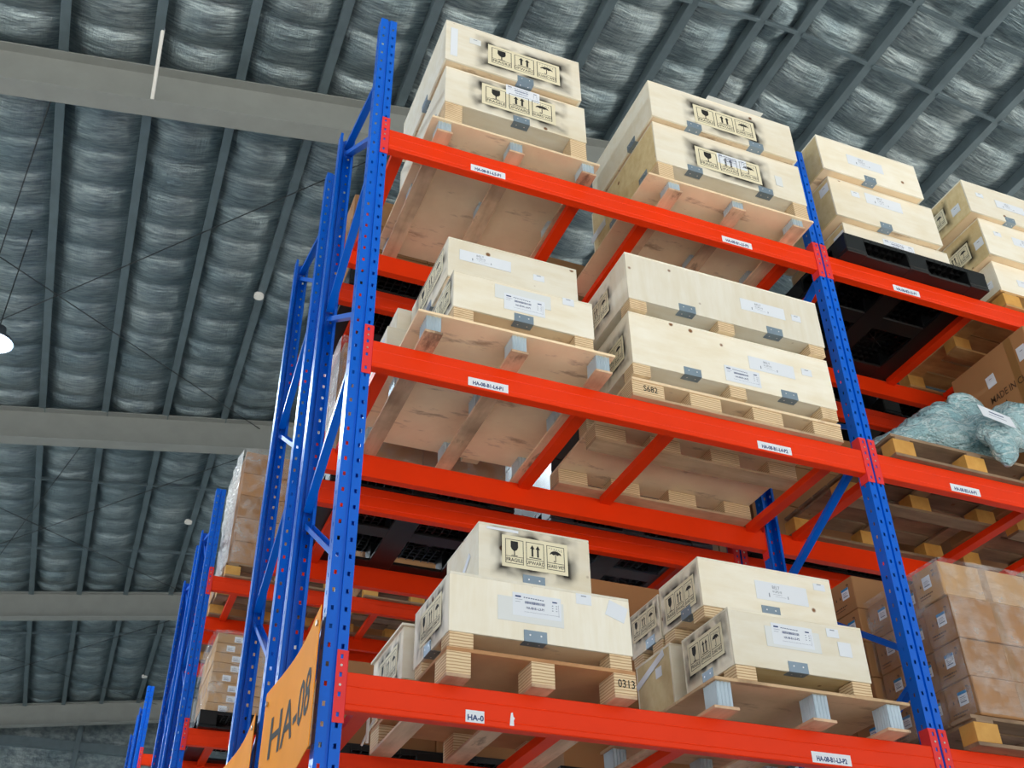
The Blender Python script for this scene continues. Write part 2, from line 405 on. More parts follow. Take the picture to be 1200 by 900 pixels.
# ------------------------------------------------------------------ setting: floor, roof, wall
Z5, Z4, Z3 = 6.106, 4.673, 3.1
ZTOP = 7.02
SLOPE = .13; XR = 5.70; ZP0 = 1.608 + 10.8 + SLOPE*.846                 # purlin soffit: z = ZP0 + slope*x
def zp(x): return ZP0 + SLOPE*x if x <= XR else ZP0 + SLOPE*(2*XR - x)
floor = struct(obj('floor', mesh('floor', [(-30, -44, 0), (36, -44, 0), (36, 30.4, 0), (-30, 30.4, 0)], [[0, 1, 2, 3]], 'concrete')))
XA, XB, YA, YB = -16.62, 22.0, -14.0, 30.2
b = [(XA, YA), (XR, YA), (XB, YA), (XA, YB), (XR, YB), (XB, YB)]
ceiling = struct(obj('ceiling', mesh('ceiling', [(x, y, zp(x)+.34) for x, y in b] + [(x, y, zp(x)+.40) for x, y in b],
    [[0, 1, 4, 3][::-1], [1, 2, 5, 4][::-1], [6, 7, 10, 9], [7, 8, 11, 10], [0, 6, 9, 3], [2, 5, 11, 8], [0, 1, 7, 6], [1, 2, 8, 7], [3, 9, 10, 4], [4, 10, 11, 5]], 'galvanised')))
PX = [-16.62+k for k in range(22)] + [5.36, 5.92] + [6.97+k for k in range(15)]
PXs = sorted(PX)
SH = .012                                                               # purlins run a touch off the rack direction
prof = [(-.055, 0), (.055, 0), (.055, .02), (.051, .02), (.051, .004), (-.051, .004), (-.051, .226), (.051, .226), (.051, .23), (-.055, .23)]
def purlin(x):
    wx = 1.0
    V = []; n = len(prof)
    for y in (YA, YB):
        for (a, z) in prof: V.append((x + SH*(y-5) + a, y, zp(x)+z))
    F = [[i, (i+1) % n, n+(i+1) % n, n+i] for i in range(n)] + [list(range(n)), list(range(n, 2*n))[::-1]]
    me = mesh('purlin', V, F, 'purlin_steel'); bm = bmesh.new(); bm.from_mesh(me); bmesh.ops.recalc_face_normals(bm, faces=bm.faces); bm.to_mesh(me); bm.free()
    return obj('purlin', me, (0, 0, 0), ceiling)
for x in PXs: purlin(x)
RY = [-10.22, -2.37, 5.48, 13.33, 21.18, 29.03]                          # rafter lines at x = -0.85
def ry(y0, x): return y0 - .05*(x+.85)
for y0 in RY:
    for (xa, xb) in ((XA, XR), (XR, XB)):
        d = .60; fl = .13; V = []
        prof_r = [(-fl, -d), (fl, -d), (fl, -d+.016), (.006, -d+.016), (.006, -.016), (fl, -.016), (fl, 0), (-fl, 0), (-fl, -.016), (-.006, -.016), (-.006, -d+.016), (-fl, -d+.016)]
        n = len(prof_r)
        for x in (xa, xb):
            for (yy, zz) in prof_r: V.append((x, ry(y0, x)+yy, zp(x)+zz-.002))
        F = [[i, (i+1) % n, n+(i+1) % n, n+i] for i in range(n)] + [list(range(n)), list(range(n, 2*n))[::-1]]
        me = mesh('rafter', V, F, 'rafter_paint'); bm = bmesh.new(); bm.from_mesh(me); bmesh.ops.recalc_face_normals(bm, faces=bm.faces); bm.to_mesh(me); bm.free()
        obj('rafter', me, (0, 0, 0), ceiling)
# foil blankets between the purlins, hanging slack
random.seed(11)
for i in range(len(PXs)-1):
    xa, xb = PXs[i], PXs[i+1]
    fine = -4.7 < xa < 9.2
    nu = 12 if fine else 4; step = .045 if fine else .4
    y0, y1 = (-1.0 if xa < 3 else -2.5, YB) if fine else (YA, YB)
    nv = int((y1-y0)/step); V = []; F = []
    off = random.uniform(-.05, .05)
    per = .66
    amp = [random.uniform(.7, 1.25) for _ in range(90)]; ph = [random.uniform(-.12, .12) for _ in range(90)]
    zc = (zp(xa), zp(xb))
    for j in range(nv+1):
        y = y0 + (y1-y0)*j/nv; q = (y+20+off)/per; kq = int(q); f = q-kq
        # each pillow: steep tuck at one side, round belly
        f2 = (f + ph[kq]*f*(1-f)*2)
        belly = (math.sin(PI*min(1, max(0, f2**.75)))**.62)
        mid = .5+.5*math.cos(2*PI*(f*2+ph[kq]*3))
        for k in range(nu+1):
            u = k/nu; x = xa + (xb-xa)*u + SH*(y-5)
            sg = math.sin(PI*u)**.8
            wob = .006*math.sin(31*y+9*u*amp[kq]) + .005*math.sin(57*y-7*u+kq) + .004*math.sin(95*y+13*u)
            z = zc[0]+(zc[1]-zc[0])*u + .23 - sg*(.06 + .125*amp[kq]*belly + .012*mid + wob) - .004*math.sin(40*u+kq*2)*sg
            V.append((x, y, z))
    for j in range(nv):
        for k in range(nu):
            a = j*(nu+1)+k; F.append([a, a+nu+1, a+nu+2, a+1])
    o = obj('insulation_blanket', mesh('blanket', V, F, 'foil', True), (0, 0, 0), ceiling)
    if fine and y0 > YA:
        obj('insulation_blanket', mesh('blanket', [(xa, YA, zc[0]+.12), (xb, YA, zc[1]+.12), (xb, y0, zc[1]+.12), (xa, y0, zc[0]+.12)], [[0, 3, 2, 1]], 'foil'), (0, 0, 0), ceiling)
# bridging angles between purlins
def bridge(y, xa, xb):
    ps = [x for x in PXs if xa <= x <= xb]
    for p, q in zip(ps[:-1], ps[1:]):
        me = boxmesh(q-p-.07, .05, .05, 'purlin_steel', .002)
        o = obj('bridging_angle', me, ((p+q)/2+SH*(y-5), y, (zp(p)+zp(q))/2+.012), ceiling); o.rotation_euler = (0, -math.atan2(zp(q)-zp(p), q-p), 0)
bridge(2.72, 3.2, 12.2); bridge(1.78, 5.8, 12.2)
for yy in (15.8, 18.8, 23.6): bridge(yy, -5.7, 4.5)
for p, q in [((-7.2, 5.6), (1.17, 13.25)), ((1.8, 5.6), (-5.6, 13.25)), ((-6.7, 13.4), (1.2, 21.1)), ((1.9, 13.4), (-5.6, 21.1)), ((-2.6, 5.6), (-3.9, 13.2)), ((-1.6, 13.5), (-3.6, 21.0)), ((-6.7, 21.3), (1.2, 28.9)), ((1.9, 21.3), (-5.6, 28.9))]:
    rod('bracing_rod', (p[0], p[1], zp(p[0])-.10), (q[0], q[1], zp(q[0])-.10), .0085, 'rod_steel', ceiling)
rod('fly_brace', (-1.585, 4.84, zp(-1.59)+.02), (-1.54, ry(5.48, -1.54)-.10, zp(-1.54)-.57), .022, 'white_plastic', ceiling)
for k, (x, y) in enumerate([(0.40, 9.46), (0.44, 17.25), (.60, 26.7)]):
    o = obj('smoke_detector', cyl_mesh(.075, .05, 'white_plastic', 16), (x, y, zp(x)-.03))
    tag(o, ['small round white detector on the roof purlin nearest the rack', 'small round white detector on a purlin one roof bay further back', 'farthest small round white detector on a purlin near the end wall'][k], 'detector', 'roof detectors')
# end wall
wall = struct(bx('wall_back', XA, XB, 30.2, 30.35, 0, 13.4, 'foil'))
for z in (11.36, 8.6, 5.8, 3.0):
    bx('girt', XA, XB, 30.0, 30.2, z, z+.26, 'purlin_steel', wall)
for x in (-6.8, -3.8, -.8, 2.2, 5.2, 8.2): bx('wall_post', x, x+.15, 29.95, 30.06, 0, zp(x)-.2, 'purlin_steel', wall)

# ------------------------------------------------------------------ high-bay lamps
def high_bay(x, y, z, label, power):
    t = thing('high_bay_lamp', label, 'lamp', (x, y, z), 'high bay lamps under the roof')
    V = []; F = []; n = 24
    for (r, zz) in ((.23, 0), (.215, .05), (.11, .13), (.09, .24), (0.02, .26)):
        for i in range(n): V.append((r*math.cos(2*PI*i/n), r*math.sin(2*PI*i/n), zz))
    for k in range(4):
        for i in range(n): F.append([k*n+i, k*n+(i+1) % n, (k+1)*n+(i+1) % n, (k+1)*n+i])
    obj('housing', mesh('housing', V, F, 'grey_plastic', True), (x, y, z), t)
    obj('diffuser', cyl_mesh(.205, .02, 'lamp_glow', 24), (x, y, z-.002), t)
    rod('suspension_rod', (x, y, z+.25), (x, y, zp(x)+.02), .008, 'rod_steel', t)
    ld = bpy.data.lights.new('lamp_light', 'AREA'); ld.shape = 'DISK'; ld.size = .4; ld.energy = power; ld.color = (.8, .92, 1)
    sub('lamp_light', ld, t, (0, 0, -.03))
high_bay(-2.84, 8.72, 10.2, 'bright high-bay lamp hanging at the left edge of the picture', 300)
for yy, lb in ((3.5, 'unseen high-bay lamp added to brighten the roof, nearest the camera'), (15.0, 'unseen high-bay lamp added to brighten the roof, second one'), (19.5, 'unseen high-bay lamp added to brighten the roof, third one'), (25.0, 'unseen high-bay lamp added to brighten the roof, by the end wall')):
    high_bay(-6.0, yy, 10.2, lb, 230)  # unseen lamps added beyond the left edge to brighten roof and left faces

# ------------------------------------------------------------------ pallet racking
def upright_mesh():
    bm = bmesh.new(); P = .075; n = int(ZTOP/P)
    def strip(a, b, holes):                                              # a,b: (x,y) ends of the strip in plan
        ax, ay = a; bx_, by = b; L = math.hypot(bx_-ax, by-ay)
        def pt(u, z): return (ax+(bx_-ax)*u/L, ay+(by-ay)*u/L, z)
        def quad(u0, u1, z0, z1):
            bm.faces.new([bm.verts.new(pt(u0, z0)), bm.verts.new(pt(u1, z0)), bm.verts.new(pt(u1, z1)), bm.verts.new(pt(u0, z1))])
        if not holes:
            quad(0, L, 0, ZTOP); return
        hw, hh = .0058, .0095; c = L/2
        for k in range(n):
            z0 = k*P; z1 = z0+P if k < n-1 else ZTOP; zm = z0+P/2
            quad(0, L, z0, zm-hh); quad(0, L, zm+hh, z1); quad(0, c-hw, zm-hh, zm+hh); quad(c+hw, L, zm-hh, zm+hh)
    W = .047
    strip((-W, 0), (-.007, 0), True); strip((-.007, 0), (-.005, .010), False); strip((-.005, .010), (.005, .010), False)
    strip((.005, .010), (.007, 0), False); strip((.007, 0), (W, 0), True)
    strip((-W, .07), (-W, 0), True); strip((W, 0), (W, .07), True)
    strip((-W+.016, .07), (-W, .07), False); strip((W, .07), (W-.016, .07), False)
    bmesh.ops.remove_doubles(bm, verts=bm.verts, dist=.0002)
    me = bpy.data.meshes.new('upright'); bm.to_mesh(me); bm.free(); me.materials.append(M['blue_paint'])
    return baked(me, ('SOLIDIFY', dict(thickness=.0025, offset=-1)))
UPR = upright_mesh()
FOOT = boxmesh(.15, .13, .008, 'blue_paint')
ZIG = [('F', 6.62, 'R', 6.93), ('R', 6.88, 'F', 6.10), ('F', 5.98, 'R', 5.57), ('R', 5.51, 'F', 4.85), ('F', 4.72, 'R', 4.27), ('R', 4.19, 'F', 3.56), ('F', 3.44, 'R', 2.99), ('R', 2.91, 'F', 2.28), ('F', 2.16, 'R', 1.72), ('R', 1.63, 'F', 1.0), ('F', .88, 'R', .42)]
BRC = {}
def brace_mesh(L):
    k = round(L, 3)
    if k not in BRC:
        h, d, t = .021, .026, .0025                                      # channel, open side up
        prof = [(-h, 0), (h, 0), (h, d), (h-t, d), (h-t, t), (-h+t, t), (-h+t, d), (-h, d)]
        me = prism_x(prof, L, 'blue_paint', 'brace'); me.transform(Matrix.Translation((-L/2, 0, -d/2))); BRC[k] = me
    return BRC[k]
def frame(x, y0, label, group=None):
    t = thing('upright_frame', label, 'rack frame', (x, y0+.5, 0), 'blue upright frames')
    obj('upright', UPR, (x, y0, .008), t); obj('upright', UPR, (x, y0+1.0, .008), t, (0, 0, PI))
    obj('base_plate', FOOT, (x, y0+.04, .004), t); obj('base_plate', FOOT, (x, y0+.96, .004), t)
    for i, (a, za, b_, zb) in enumerate(ZIG):
        ya = y0+(.04 if a == 'F' else .96); yb = y0+(.04 if b_ == 'F' else .96)
        if yb < ya: ya, yb, za, zb = yb, ya, zb, za
        L = math.hypot(yb-ya, zb-za)
        o = obj('brace', brace_mesh(L), (x + (.018 if i % 2 else .008), (ya+yb)/2, (za+zb)/2), t)
        d = Vector((0, yb-ya, zb-za)).normalized(); sd = Vector((1, 0, 0)); up = d.cross(sd) * (-1)
        o.rotation_euler = Matrix((d, -sd, up)).transposed().to_euler()
    return t
def connector_mesh():
    bm = bmesh.new()
    def face(pts): bm.faces.new([bm.verts.new(p) for p in pts])
    z0, z1 = -.195, .080; x0, x1 = -.040, .0025                          # leg on the upright face, then leg down its side
    hz = [-.165, -.09, -.015, .055]; c = (x0+x1)/2 - .002; hw, hh = .0055, .009
    zs = z0
    for z in hz:
        face([(x0, 0, zs), (x1, 0, zs), (x1, 0, z-hh), (x0, 0, z-hh)])
        face([(x0, 0, z-hh), (c-hw, 0, z-hh), (c-hw, 0, z+hh), (x0, 0, z+hh)]); face([(c+hw, 0, z-hh), (x1, 0, z-hh), (x1, 0, z+hh), (c+hw, 0, z+hh)])
        zs = z+hh
    face([(x0, 0, zs), (x1, 0, zs), (x1, 0, z1), (x0, 0, z1)])
    face([(x1, 0, z0), (x1, .056, z0), (x1, .056, z1), (x1, 0, z1)])
    bmesh.ops.remove_doubles(bm, verts=bm.verts, dist=.0002)
    me = bpy.data.meshes.new('connector'); bm.to_mesh(me); bm.free(); me.materials.append(M['red_plate'])
    a = baked(me, ('SOLIDIFY', dict(thickness=.0035, offset=1)))
    c2 = a.copy(); c2.transform(Matrix.Diagonal((-1, 1, 1, 1))); c2.flip_normals()
    return a, c2
CONL, CONR = connector_mesh()
RIV = cyl_mesh(.005, .004, 'bolt', 8, 'Y')
def beam_mesh(L):
    h = .145
    g = .0018
    prof = [(.004, -h), (.0, -h+.004), (0, -.124), (g, -.121), (0, -.118), (0, -.058), (g, -.055), (0, -.052), (0, -.004), (.004, 0), (.030, 0), (.030, -.028), (.05, -.028), (.05, -h)]
    return prism_x(prof, L, 'red_paint', 'beam')
BEAM = beam_mesh(2.698); BEAML = 2.698
def beam(xl, y0, z, rear, label, codes=(), cat='beam', group='red load beams'):
    """beam between the uprights standing at xl and xl+2.8; y0 = outer face"""
    s = -1 if rear else 1
    t = thing('load_beam', label, 'beam', (xl+1.4, y0, z), group)
    xb = xl+.051
    if not rear:
        obj('beam_section', BEAM, (xb, y0, z), t)
        ca = obj('connector', CONL, (xl+.047, y0-.0005, z), t); cb = obj('connector', CONR, (xl+2.753, y0-.0005, z), t)
    else:
        obj('beam_section', BEAM, (xb+BEAML, y0, z), t, (0, 0, PI))
        ca = obj('connector', CONL, (xl+2.753, y0+.0005, z), t, (0, 0, PI)); cb = obj('connector', CONR, (xl+.047, y0+.0005, z), t, (0, 0, PI))
    if not rear:
        for zz in (.02, -.055): sub('rivet', RIV, ca, (-.021, -.0045, zz)); sub('rivet', RIV, cb, (.021, -.0045, zz))
    for c in codes:
        txt, x0, wd = c[:3]
        o = stick(t, 'F', (x0+wd/2, y0, z-.113), wd, .047, name='location_label')
        o.location.y = -.0012
        if len(c) > 3: sub('lettering', text_mesh(c[3], .022, 'ink_blue', .0010), o, (c[4], -.006, .0009))
        else: sub('lettering', text_mesh(txt, .021, 'ink_blue', .0011, .80), o, (0, -.006, .0009))
    return t
UPT = [('r1', 0.0), ('r2', 1.3), ('r3', 5.8), ('r4', 7.1), ('r5', 11.6), ('r6', 12.9)]
frame(0, 0, 'tall blue perforated frame at the near end, carrying the orange HA-08 sign')
frame(2.8, 0, 'blue perforated frame standing between the two front rack bays')
frame(5.6, 0, 'blue perforated frame at the far end of the second front bay, outside the picture')
frame(0, 1.3, 'blue frame right behind the near end frame of the front rack')
frame(2.8, 1.3, 'blue frame behind the front rack between its two bays')
frame(5.6, 1.3, 'blue frame of the second row, outside the picture at the right')
frame(0, 5.8, 'blue frame across the aisle beside the wrapped carton stack')
frame(2.8, 5.8, 'blue frame across the aisle hidden behind the crates')
frame(0, 7.1, 'blue frame close behind the wrapped carton stack across the aisle')
frame(2.8, 7.1, 'blue frame of the fourth row hidden behind the racks')
frame(0, 11.6, 'farthest large blue frame at the bottom left by the end wall')
frame(0, 12.9, 'thin blue frame behind the farthest one near the end wall')
frame(2.8, 11.6, 'blue frame of the farthest row hidden behind other racks')
NM = {Z5: ('top', 'L5'), Z4: ('middle', 'L4'), Z3: ('lower', 'L3')}
for z in (Z5, Z4, Z3):
    nm, lv = NM[z]
    if z == Z3:
        codes = [('HA-0', .522, .076, 'HA-0', .002), ('HA-08-B1-L3-P2', 2.088, .201)]
    else: codes = [('HA-08-B1-%s-P1' % lv, .515, .201), ('HA-08-B1-%s-P2' % lv, 2.086, .203)]
    t = beam(0, 0, z, False, {Z5: 'top red front beam of the near bay, labelled HA-08-B1-L5-P1', Z4: 'middle red front beam of the near bay, labelled HA-08-B1-L4-P1', Z3: 'lowest red front beam of the near bay with a torn white label'}[z], codes)
    if z == Z3:
        V = [(-.009, -.026, 0), (.009, -.026, 0), (.008, -.004, 0), (.013, .004, 0), (.007, .010, 0), (.004, .026, 0), (-.003, .024, 0), (-.006, .004, 0)]
        o = obj('label_scrap', mesh('scrap', V, [list(range(8))], 'paper'), (.712, -.0015, z-.106), t); o.rotation_euler = (PI/2, 0, 0)
    beam(2.8, 0, z, False, {Z5: 'top red front beam of the far bay, labelled HA-08-B2-L5-P1', Z4: 'middle red front beam of the far bay, labelled HA-08-B2-L4-P1', Z3: 'lowest red front beam of the far bay under the carton stack'}[z],
         [('HA-08-B2-%s-P1' % lv, 3.313, .201), ('HA-08-B2-%s-P2' % lv, 4.886, .203)])
    beam(0, 1.0, z, True, '%s red rear beam of the near bay of the front rack' % nm); beam(2.8, 1.0, z, True, '%s red rear beam of the far bay of the front rack' % nm)
    beam(0, 1.3, z, False, '%s red near-side beam of the second row, near bay' % nm); beam(2.8, 1.3, z, False, '%s red near-side beam of the second row, far bay' % nm)
    beam(0, 2.3, z, True, '%s red far-side beam of the second row, near bay' % nm); beam(2.8, 2.3, z, True, '%s red far-side beam of the second row, far bay' % nm)
    if z > Z3:
        beam(0, 5.8, z, False, '%s red beam across the aisle under the %s' % (nm, 'wrapped carton stack' if z == Z5 else 'stack of small cartons'))
        beam(0, 6.8, z, True, '%s red rear beam of the rack across the aisle' % nm); beam(0, 7.1, z, False, '%s red near-side beam of the fourth row' % nm); beam(0, 8.1, z, True, '%s red far-side beam of the fourth row' % nm)
beam(0, 11.6, Z5, False, 'small red beam on the farthest rack at the bottom left')
SBAR = None
def support_bar(x, y0, z, label):
    global SBAR
    if SBAR is None:
        wd, h = .032, .040
        prof = [(-wd, -h), (wd, -h), (wd, 0), (wd-.004, 0), (wd-.004, -.003), (-wd+.004, -.003), (-wd+.004, 0), (-wd, 0)]
        n = len(prof); V = [(a, 0, b_) for a, b_ in prof] + [(a, .896, b_) for a, b_ in prof]
        F = [[i, (i+1) % n, n+(i+1) % n, n+i] for i in range(n)] + [list(range(n)), list(range(n, 2*n))]
        SBAR = mesh('support_bar', V, F, 'red_paint'); bm = bmesh.new(); bm.from_mesh(SBAR); bmesh.ops.recalc_face_normals(bm, faces=bm.faces); bm.to_mesh(SBAR); bm.free()
    tag(obj('support_bar', SBAR, (x, y0+.052, z-.001)), label, 'support bar', 'red pallet support bars')
BARS = {Z5: (.14, 1.2, 1.645, 2.625), Z4: (.15, 1.185, 1.685, 2.65), Z3: (.205, 1.045, 1.645, 2.62)}
ORD = ['first', 'second', 'third', 'fourth']
for z in BARS:
    for k, x in enumerate(BARS[z]): support_bar(x, 0, z, '%s red support bar from the near end frame, %s level of the near bay' % (ORD[k], NM[z][0]))
    for k, x in enumerate((2.975, 4.045, 4.55, 5.42)): support_bar(x, 0, z, '%s red support bar past the middle frame, %s level of the far bay' % (ORD[k], NM[z][0]))
    for k, x in enumerate((.3, 1.25, 1.7, 2.5)): support_bar(x, 1.3, z, '%s red support bar from the end frame, %s level of the second row' % (ORD[k], NM[z][0]))
for z in (Z5, Z4):
    for k, x in enumerate((.30, 1.2, 1.7, 2.5)): support_bar(x, 5.8, z, '%s red support bar from the end frame, %s level across the aisle' % (ORD[k], NM[z][0]))
# end-of-row signs
def end_sign(y0, label, txt):
    xs = -.077; t = thing('row_sign', label, 'sign', (xs, y0+.5, 2.6))
    n = 16; V = []; F = []
    za, zb = 2.80, 3.335; ya, yb = y0-.035, y0+1.0
    for k in range(n+1):
        u = k/n; y = ya+(yb-ya)*u; dx = .025*math.sin(PI*u)**1.2
        V += [(xs+dx, y, za), (xs+dx, y, zb), (xs+dx+.003, y, za), (xs+dx+.003, y, zb)]
    for k in range(n):
        a = 4*k; c = a+4
        F += [[a, a+1, c+1, c], [a+2, c+2, c+3, a+3], [a+1, a+3, c+3, c+1], [a, c, c+2, a+2]]
    F += [[0, 2, 3, 1], [4*n, 4*n+1, 4*n+3, 4*n+2]]
    obj('sign_panel', mesh('panel', V, F, 'orange_sign', False), (0, 0, 0), t)
    for yy in (ya+.04, yb-.04):
        o = obj('screw', cyl_mesh(.012, .006, 'bolt', 10, 'Y'), (xs-.003, yy, zb-.06), t); o.rotation_euler = (0, 0, PI/2)
    if not txt: return
    me = text_mesh(txt, .185, 'ink', .003, 1.0).copy()
    wt = max(v.co.x for v in me.vertices)-min(v.co.x for v in me.vertices); me.transform(Matrix.Diagonal((.80/wt, 1, 1, 1)))
    nv = []
    for v in me.vertices:
        y = y0+.45-v.co.x; u = (y-ya)/(yb-ya); dx = .025*math.sin(PI*max(0, min(1, u)))**1.2
        nv.append((xs+dx-.0015, y, 3.055+.05*(y-y0-.45)+v.co.y))
    for v, c in zip(me.vertices, nv): v.co = c
    obj('lettering', me, (0, 0, 0), t)
end_sign(0, 'orange end-of-row sign with black letters HA-08 on the front rack', 'HA-08')
end_sign(1.3, 'orange end-of-row sign on the second row, only its corner showing', '')

# ------------------------------------------------------------------ pallets
def stud_mesh(dx, dy, h):
    n = 6; pts = []
    def edge(p, q, nn):
        d = Vector(q)-Vector(p); nrm = Vector((d.y, -d.x)).normalized()
        for i in range(nn*2):
            u = i/(nn*2); o_ = -.005 if (i % 2) else 0; pts.append(tuple(Vector(p)+d*u+nrm*o_))
    a, b_ = dx/2, dy/2
    edge((-a, -b_), (a, -b_), 4); edge((a, -b_), (a, b_), 6); edge((a, b_), (-a, b_), 4); edge((-a, b_), (-a, -b_), 6)
    m_ = len(pts); V = [(x, y, 0) for x, y in pts]+[(x, y, h) for x, y in pts]
    F = [[i, (i+1) % m_, m_+(i+1) % m_, m_+i] for i in range(m_)]+[list(range(m_))[::-1], list(range(m_, 2*m_))]
    me = mesh('stud', V, F, 'galvanised'); bm = bmesh.new(); bm.from_mesh(me); bmesh.ops.recalc_face_normals(bm, faces=bm.faces); bm.to_mesh(me); bm.free(); return me
STUD = {}
def steel_pallet(label, x0, x1, y0, y1, z, runners, deck_z, deck_t=.014, deck_x=None, rw=.088, deck_mat='ply_under'):
    t = thing('plywood_pallet', label, 'pallet', ((x0+x1)/2, (y0+y1)/2, z))
    rt = .013; h = deck_z-z-rt
    if round(h, 3) not in STUD: STUD[round(h, 3)] = stud_mesh(.072, .10, h)
    for rx in runners:
        bx('runner', rx-rw/2, rx+rw/2, y0, y1, z, z+rt, 'runner_wood', t)
        for yy in (y0+.06, (y0+y1)/2, y1-.07): obj('steel_block', STUD[round(h, 3)], (rx, yy, z+rt), t)
    dx0, dx1 = deck_x or (x0, x1)
    bx('deck_sheet', dx0, dx1, y0-.004, y1, deck_z, deck_z+deck_t, deck_mat, t)
    return t
def block_pallet(label, x0, x1, y0, y1, z, bxs, deck_z, stencil=None, bw=.10):
    t = thing('plywood_pallet', label, 'pallet', ((x0+x1)/2, (y0+y1)/2, z)); rt = .014
    for i, cx in enumerate(bxs):
        bx('runner', cx-bw/2, cx+bw/2, y0, y1, z, z+rt, 'runner_wood', t)
        for j, yy in enumerate((y0+.07, (y0+y1)/2, y1-.07)):
            o = bx('block', cx-bw/2, cx+bw/2, yy-.07, yy+.07, z+rt, deck_z, 'ply_layers', t)
            if stencil and i == len(bxs)-1 and j == 0:
                sub('stencil_number', text_mesh(stencil, .034, 'ink', .0004, .85), o, (.005, -.0712, .0), ROT['F'])
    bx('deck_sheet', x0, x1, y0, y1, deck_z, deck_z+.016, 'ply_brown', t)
    return t
steel_pallet('plywood pallet on steel blocks carrying the two stacked crates at the top left', .26, 1.26, -.09, 1.02, Z5, (.335, .752, 1.19), 6.193)
steel_pallet('plywood pallet on steel blocks under the two wide stencilled crates, top level', 1.54, 2.66, -.15, .97, Z5, (1.708, 2.132, 2.547), 6.180)
steel_pallet('plywood pallet on steel blocks on the middle shelf beside the near end frame', .216, 1.22, -.15, .98, Z4, (.295, .72, 1.155), 4.777)
steel_pallet('plywood pallet on shiny steel blocks overhanging the lowest front beam', 1.575, 2.57, -.12, .98, Z3, (1.62, 2.10, 2.485), 3.221, rw=.12, deck_mat='ply_under_shaded')
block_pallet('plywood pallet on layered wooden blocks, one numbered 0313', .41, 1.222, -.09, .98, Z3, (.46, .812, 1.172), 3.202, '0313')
# pallet with boards along the rack (numbered S682)
t = thing('plywood_pallet', 'plywood pallet on layered wooden blocks, one numbered S682', 'pallet', (2.0, .48, Z4))
for yy in (-.03, .40, .88):
    bx('runner', 1.37, 2.62, yy, yy+.12, Z4, Z4+.015, 'board_wood', t)
    for i, cx in enumerate((1.46, 1.79, 2.16, 2.53)):
        o = bx('block', cx-.09, cx+.09, yy, yy+.12, Z4+.015, Z4+.096, 'ply_layers', t)
        if i == 0 and yy < 0: sub('stencil_number', text_mesh('S682', .036, 'ink', .0003, .85), o, (.012, -.0612, 0), ROT['F'])
bx('deck_sheet', 1.37, 2.62, -.035, 1.0, Z4+.096, Z4+.112, 'ply_under', t)
def pine_pallet(label, x0, x1, y0, y1, z, group=None, n=7, mat='pine_grey'):
    t = thing('wooden_pallet', label, 'pallet', ((x0+x1)/2, (y0+y1)/2, z), group)
    bt = .018; bh = .09
    for yy in (y0, (y0+y1)/2-.05, y1-.10):
        bx('bottom_board', x0, x1, yy, yy+.10, z, z+bt, mat, t)
        for cx in (x0+.07, (x0+x1)/2, x1-.07): bx('block', cx-.07, cx+.07, yy, yy+.10, z+bt, z+bt+bh, 'pine_block', t)
    for cx in (x0+.07, (x0+x1)/2, x1-.07): bx('stringer_board', cx-.05, cx+.05, y0, y1, z+bt+bh, z+2*bt+bh, mat, t)
    wd = (y1-y0)/n
    for k in range(n): bx('deck_board', x0, x1, y0+k*wd+.008, y0+(k+1)*wd-.008, z+2*bt+bh, z+3*bt+bh, mat, t)
    return t
PH = .144
pine_pallet('weathered wooden pallet with orange blocks under the teal bubble-wrap bag', 2.96, 4.08, -.03, 1.02, Z4, None, 7, 'pine_grey')
pine_pallet('wooden pallet under the film-wrapped cartons on the lowest front beam', 2.95, 4.05, -.085, .98, Z3, None, 7, 'pine_grey')
pine_pallet('wooden pallet under the three crates at the right edge, top level', 4.235, 5.3, -.02, 1.05, Z5, None, 7, 'pine')
pine_pallet('wooden pallet under the large brown carton on the middle shelf', 4.24, 5.3, -.04, 1.02, Z4)
pine_pallet('wooden pallet under the wrapped carton stack across the aisle', .15, 1.25, 5.76, 6.8, Z5)
pine_pallet('wooden pallet across the aisle, further along the top beam', 1.5, 2.6, 5.76, 6.8, Z5)
pine_pallet('wooden pallet in the fourth row beside its end frame, top level', .2, 1.3, 7.06, 8.1, Z5)
pine_pallet('wooden pallet in the fourth row, second along the top beam', 1.5, 2.6, 7.06, 8.1, Z5)
def plastic_pallet_meshes(L, D, h=.15):
    bm = bmesh.new()
    def box(x0, x1, y0, y1, z0, z1):
        v = [bm.verts.new((x, y, z)) for z in (z0, z1) for (x, y) in ((x0, y0), (x1, y0), (x1, y1), (x0, y1))]
        for f in ((3, 2, 1, 0), (4, 5, 6, 7), (0, 1, 5, 4), (1, 2, 6, 5), (2, 3, 7, 6), (3, 0, 4, 7)): bm.faces.new([v[i] for i in f])
    n = 22
    for k in range(n+1):
        x = -L/2+.004 + (L-.012)*k/n; box(x-.002, x+.004, -D/2, D/2, h-.035, h-.006)
    for k in range(n+1):
        y = -D/2+.004+(D-.012)*k/n; box(-L/2, L/2, y-.002, y+.004, h-.030, h-.006)
    for k in range(6):                                                   # radial ribs in the middle of each opening
        for cx in (-L/4, L/4):
            for cy in (-D/4, D/4):
                a = PI*k/6; dx, dy = .10*math.cos(a), .10*math.sin(a)
                p = Vector((cx-dx, cy-dy)); q = Vector((cx+dx, cy+dy)); nn = Vector((-(q-p).y, (q-p).x)).normalized()*.003
                vs = []
                for z in (h-.045, h-.02):
                    for s in (p+nn, p-nn, q-nn, q+nn): vs.append(bm.verts.new((s.x, s.y, z)))
                for f in ((3, 2, 1, 0), (4, 5, 6, 7), (0, 1, 5, 4), (1, 2, 6, 5), (2, 3, 7, 6), (3, 0, 4, 7)): bm.faces.new([vs[i] for i in f])
    bmesh.ops.recalc_face_normals(bm, faces=bm.faces)
    me = bpy.data.meshes.new('ribs'); bm.to_mesh(me); bm.free(); return me
RIBS = {}
